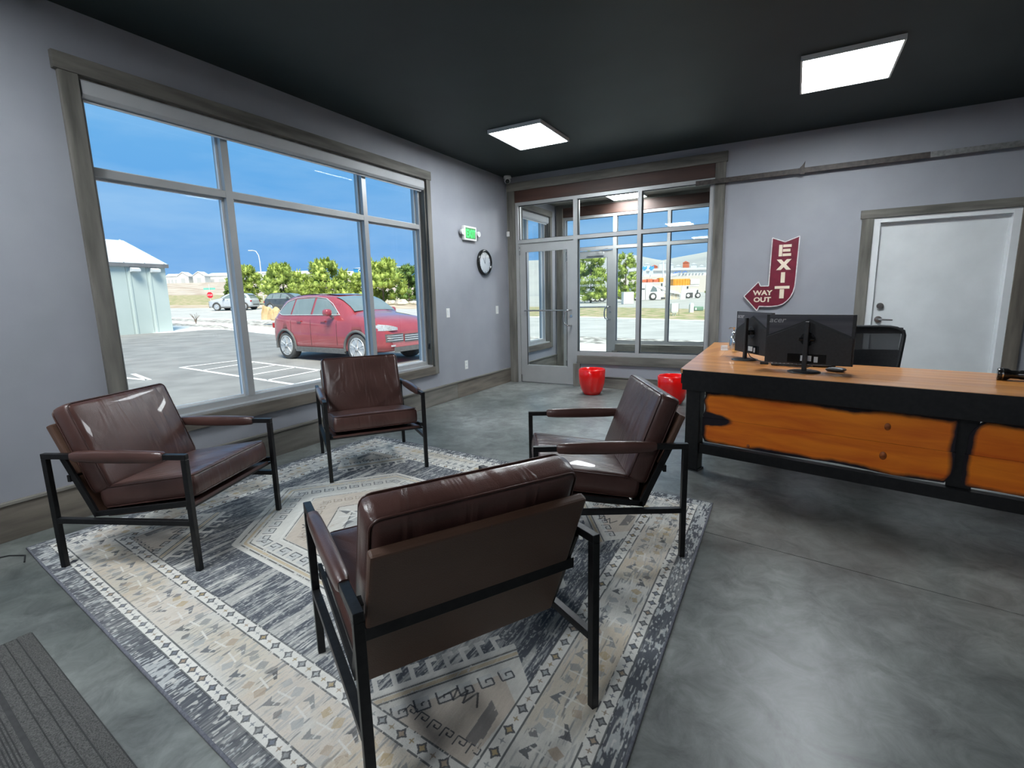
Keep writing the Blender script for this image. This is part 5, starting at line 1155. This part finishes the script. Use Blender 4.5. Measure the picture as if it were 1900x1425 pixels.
q = PX('white_work_van', 'white work van facing right across the road', 'van', 1205, 74); q.poly('van_body', [(1172, 557), (1172, 527), (1206, 525.5), (1213, 529), (1226, 540), (1232, 544), (1232, 556)], wht); q.poly('van_window', [(1206, 541), (1211, 531), (1217, 535), (1219, 541)], cglass, -.05, 0); q.b('bumper', 1226, 1234, 552, 556, dk, -.05, 2.0); q.b('side_sign', 1186, 1196, 535, 537.5, grey_t, -.05, 0, 0); q.b('body_seam', 1197, 1197.6, 528, 556, dk, -.03, 0, 0); q.wheel(1211, .55); q.wheel(1180, .55)
q = PX('boom_trailer', 'white trailer with a slanted ramp and beige boards right of the van', 'trailer', 1245, 76); q.poly('slanted_ramp', [(1216, 531), (1222, 530), (1262, 545), (1262, 547), (1240, 543)], wht, -.3, .3); q.b('board_side', 1226, 1260, 546, 559, beige, 0, 2, .02); q.b('rear_frame', 1242, 1263, 531, 545, beige, .2, 1.8, .02)
for k in range(5): q.b('side_stake', 1229+k*7, 1229.8+k*7, 546, 559, wht, -.05, 0, 0)
q = PX('leaning_white_panels', 'stack of tall white panels leaning beside the boarded trailer', 'panels', 1267, 74)
for k in range(3): q.poly('panel', [(1262+k*4, 558.5), (1265.3+k*4, 558.5), (1268+k*3.5, 531), (1265+k*3.5, 531)], wht, .2*k, .2*k+.1)
q = PX('white_tractor_unit', 'white truck cab at the right, beneath the orange load', 'truck', 1284, 80); q.poly('truck_cab', [(1272, 553), (1272, 540), (1276, 536), (1293, 536), (1297, 540), (1297, 553)], wht); q.b('grille', 1275, 1285, 543, 552, dk, -.05, 0, .01); q.b('bumper', 1272, 1288, 553, 556, grey_t, -.1, .5, .01); q.b('mirror', 1292, 1294, 538, 546, dk, -.2, -.1, .01); q.wheel(1294, .45); q.wheel(1276, .45)
q = PX('orange_container', 'orange container load high behind the slanted ramp', 'container', 1263, 95); q.b('container_body', 1248, 1279, 518, 530, orange_p, 0, 2.5, .05); q.b('carrier_frame', 1240, 1296, 530, 532, wht, 0, 2.5, .02); q.b('cab_box', 1280, 1297, 519, 529, wht, 0, 2.4, .1); q.b('support_leg', 1250, 1252, 532, 556, grey_t, .5, .8, 0); q.b('support_leg', 1276, 1278, 532, 556, grey_t, .5, .8, 0)
for k in range(6): q.b('container_rib', 1250+k*5, 1250.6+k*5, 518.5, 529.5, orange_p, -.08, 0, 0)
q = PX('red_machinery', 'faded red machinery on a deck above the white van', 'machinery', 1210, 95); q.b('machine_deck', 1188, 1233, 524.5, 526.5, wht, 0, 2.4, .02); q.b('deck_leg', 1192, 1193.5, 526, 556, grey_t, .5, .8, 0); q.b('deck_leg', 1228, 1229.5, 526, 556, grey_t, .5, .8, 0)
for k, (a, b, c) in enumerate(((1191, 1200, 519), (1201, 1211, 518), (1212, 1222, 519), (1223, 1231, 516.5))): q.b('machine_block', a, b, c, 524.5, (redo, orange_p)[k == 3], .2, 2, .1)
q = PX('metering_cabinet', 'white electrical cabinet on two short posts in the grass verge', 'cabinet', 1253, 31); q.b('cabinet_box', 1246.5, 1259, 563, 579, wht, 0, .3, .01); q.b('cabinet_skirt', 1248, 1257.5, 579, 581, wht, .02, .28, .005)
for u in (1250, 1254): q.b('post', u, u+1.6, 581, 590, wht, .1, .16, 0)
for u in (1244.8, 1261): q.b('side_pipe', u, u+.4, 564, 589, grey_t, .1, .12, 0)
q = PX('white_utility_pedestal', 'slim white rounded utility pedestal beside the green transformer', 'pedestal', 1284.5, 34); MB().prism([(q.x(1281), q.z(584)-.3), (q.x(1288), q.z(584)-.3), (q.x(1288), q.z(565)), (q.x(1286.5), q.z(562.5)), (q.x(1284.5), q.z(562)), (q.x(1282.5), q.z(562.5)), (q.x(1281), q.z(565))], lambda p: (p[0], 0, p[1]), lambda p: (p[0], .25, p[1])).build('pedestal_shell', wht, q.t, bevel=.01); q.b('pedestal_door', 1282.5, 1286.5, 568, 576, white_m, -.02, 0, .005)
q = PX('green_transformer_box', 'green transformer box at the right end of the grass verge', 'transformer', 1297, 36); q.b('transformer_body', 1289, 1306, 569, 582, pm('transformer_green', (.16, .28, .20), (.20, .33, .24), 2, .6), 0, .9, .03); q.b('concrete_pad', 1287, 1308, 582, 592, walk_m, -.1, 1.0, .01); q.b('yellow_stripe', 1290, 1297, 581.2, 582, lime, -.02, 0, 0); q.b('white_notice', 1290, 1293, 571, 575, label_m, -.02, 0, 0)
q = PX('long_white_warehouse', 'long white warehouse with blue scrawled lettering beyond the trucks', 'warehouse', 1240, 240); q.b('warehouse_walls', 1150, 1312, 503, 520, wht, 0, 30, 0); q.b('warehouse_roof', 1148, 1314, 499, 503, pm('pale_roof', (.55, .55, .56)), -1, 31, 0); q.b('lower_wall', 1150, 1312, 513, 549, pm('tan_wall', (.55, .50, .45)), -.3, 0, 0)
for k in range(8): q.b('warehouse_window', 1258+k*6, 1261+k*6, 509, 511, pm('window_grey', (.3, .32, .34)), -.4, -.3, 0)
blue_l = pm('blue_lettering', (.08, .20, .60), (.10, .25, .65), 2, .5)
for a, b in (((1246, 509), (1251, 506)), ((1251, 506), (1250, 508.5)), ((1252, 508), (1257, 505)), ((1258, 508), (1259, 504.5)), ((1263, 508), (1268, 505)), ((1268, 505), (1271, 507))): MB().obox((q.x(a[0]), -1.2, q.z(a[1])), (q.x(b[0]), -1.2, q.z(b[1])), .3, .22, (0, 1, 0)).build('lettering_stroke', blue_l, q.t)
q = PX('blue_pylon_signs', 'pair of bright blue roadside signs on white frames above the van', 'sign', 1202, 140); ltb = pm('bright_blue', (.05, .30, .75), (.10, .40, .85), 1, .5)
for a in (1192, 1205): q.poly('blue_board', [(a-2, 500), (a+1, 495), (a+4, 497), (a+7, 494.5), (a+7, 500), (a+3, 502)], ltb, 0, .4); q.poly('white_board', [(a-3, 511), (a+1, 501), (a+5, 501), (a+7, 511)], pm('pale_blue_board', (.55, .70, .85)), .2, .5); q.b('sign_post', a+1, a+1.8, 508, 552, pole_m, .5, .7, 0)
q = PX('white_mast', 'tall slim white mast right of the blue signs', 'mast', 1229, 120); q.poly('mast_pole', [(1229.3, 553), (1231.8, 553), (1229.3, 487), (1227.6, 487)], wht, 0, .3); q.b('mast_foot', 1228, 1233, 550, 553, grey_t, -.1, .5, 0)
# distant hills
hill_m = pm('hazy_hill', (.33, .335, .33), (.44, .43, .40), .004, 1, detail=10)
hp = ((600, 500), (900, 488), (1030, 482), (1120, 470), (1175, 474), (1200, 479), (1226, 484), (1250, 479), (1290, 472), (1320, 466), (1420, 455), (1600, 470), (1800, 490))
def hill(a, b):
    u = 880+(1800-880)*a; dn, df = 520, 1500; d = dn+(df-dn)*b; top = lerp(u, *zip(*hp)); r = ray(u, 550); base = 1.5; zt = (CAMPOS+ray(u, top)*df).z; P = CAMPOS+r*d
    z = base+(zt-base)*(b**1.3)+noise.noise(Vector((P.x*.006, P.y*.006, 0)))*14*b*(1-b)*2; return (P.x, P.y, z)
struct('ground_hills', MB().grid(hill, 90, 20), hill_m)
HO = ('leftmost', 'second from left', 'third from left', 'fourth from left', 'fifth from left', 'sixth from left', 'seventh from left', 'eighth from left', 'ninth from left', 'rightmost')
for k in range(10):   # pale houses on the lower hillside
    u = 1186+k*14.5; P = CAMPOS+ray(u, 492+3*(k % 3))*(560+40*(k % 3)); h = tag(MB().box(-3, 3, -3, 3, -6, 2.5).prism([(-3.4, 2.5), (3.4, 2.5), (0, 4.4)], lambda p: (p[0], -3.4, p[1]), lambda p: (p[0], 3.4, p[1])).build('hillside_house', (wht, redo)[k % 4 == 2]), HO[k]+' of the tiny houses on the hazy hillside', 'house', 'houses on the far hillside'); h.location = P
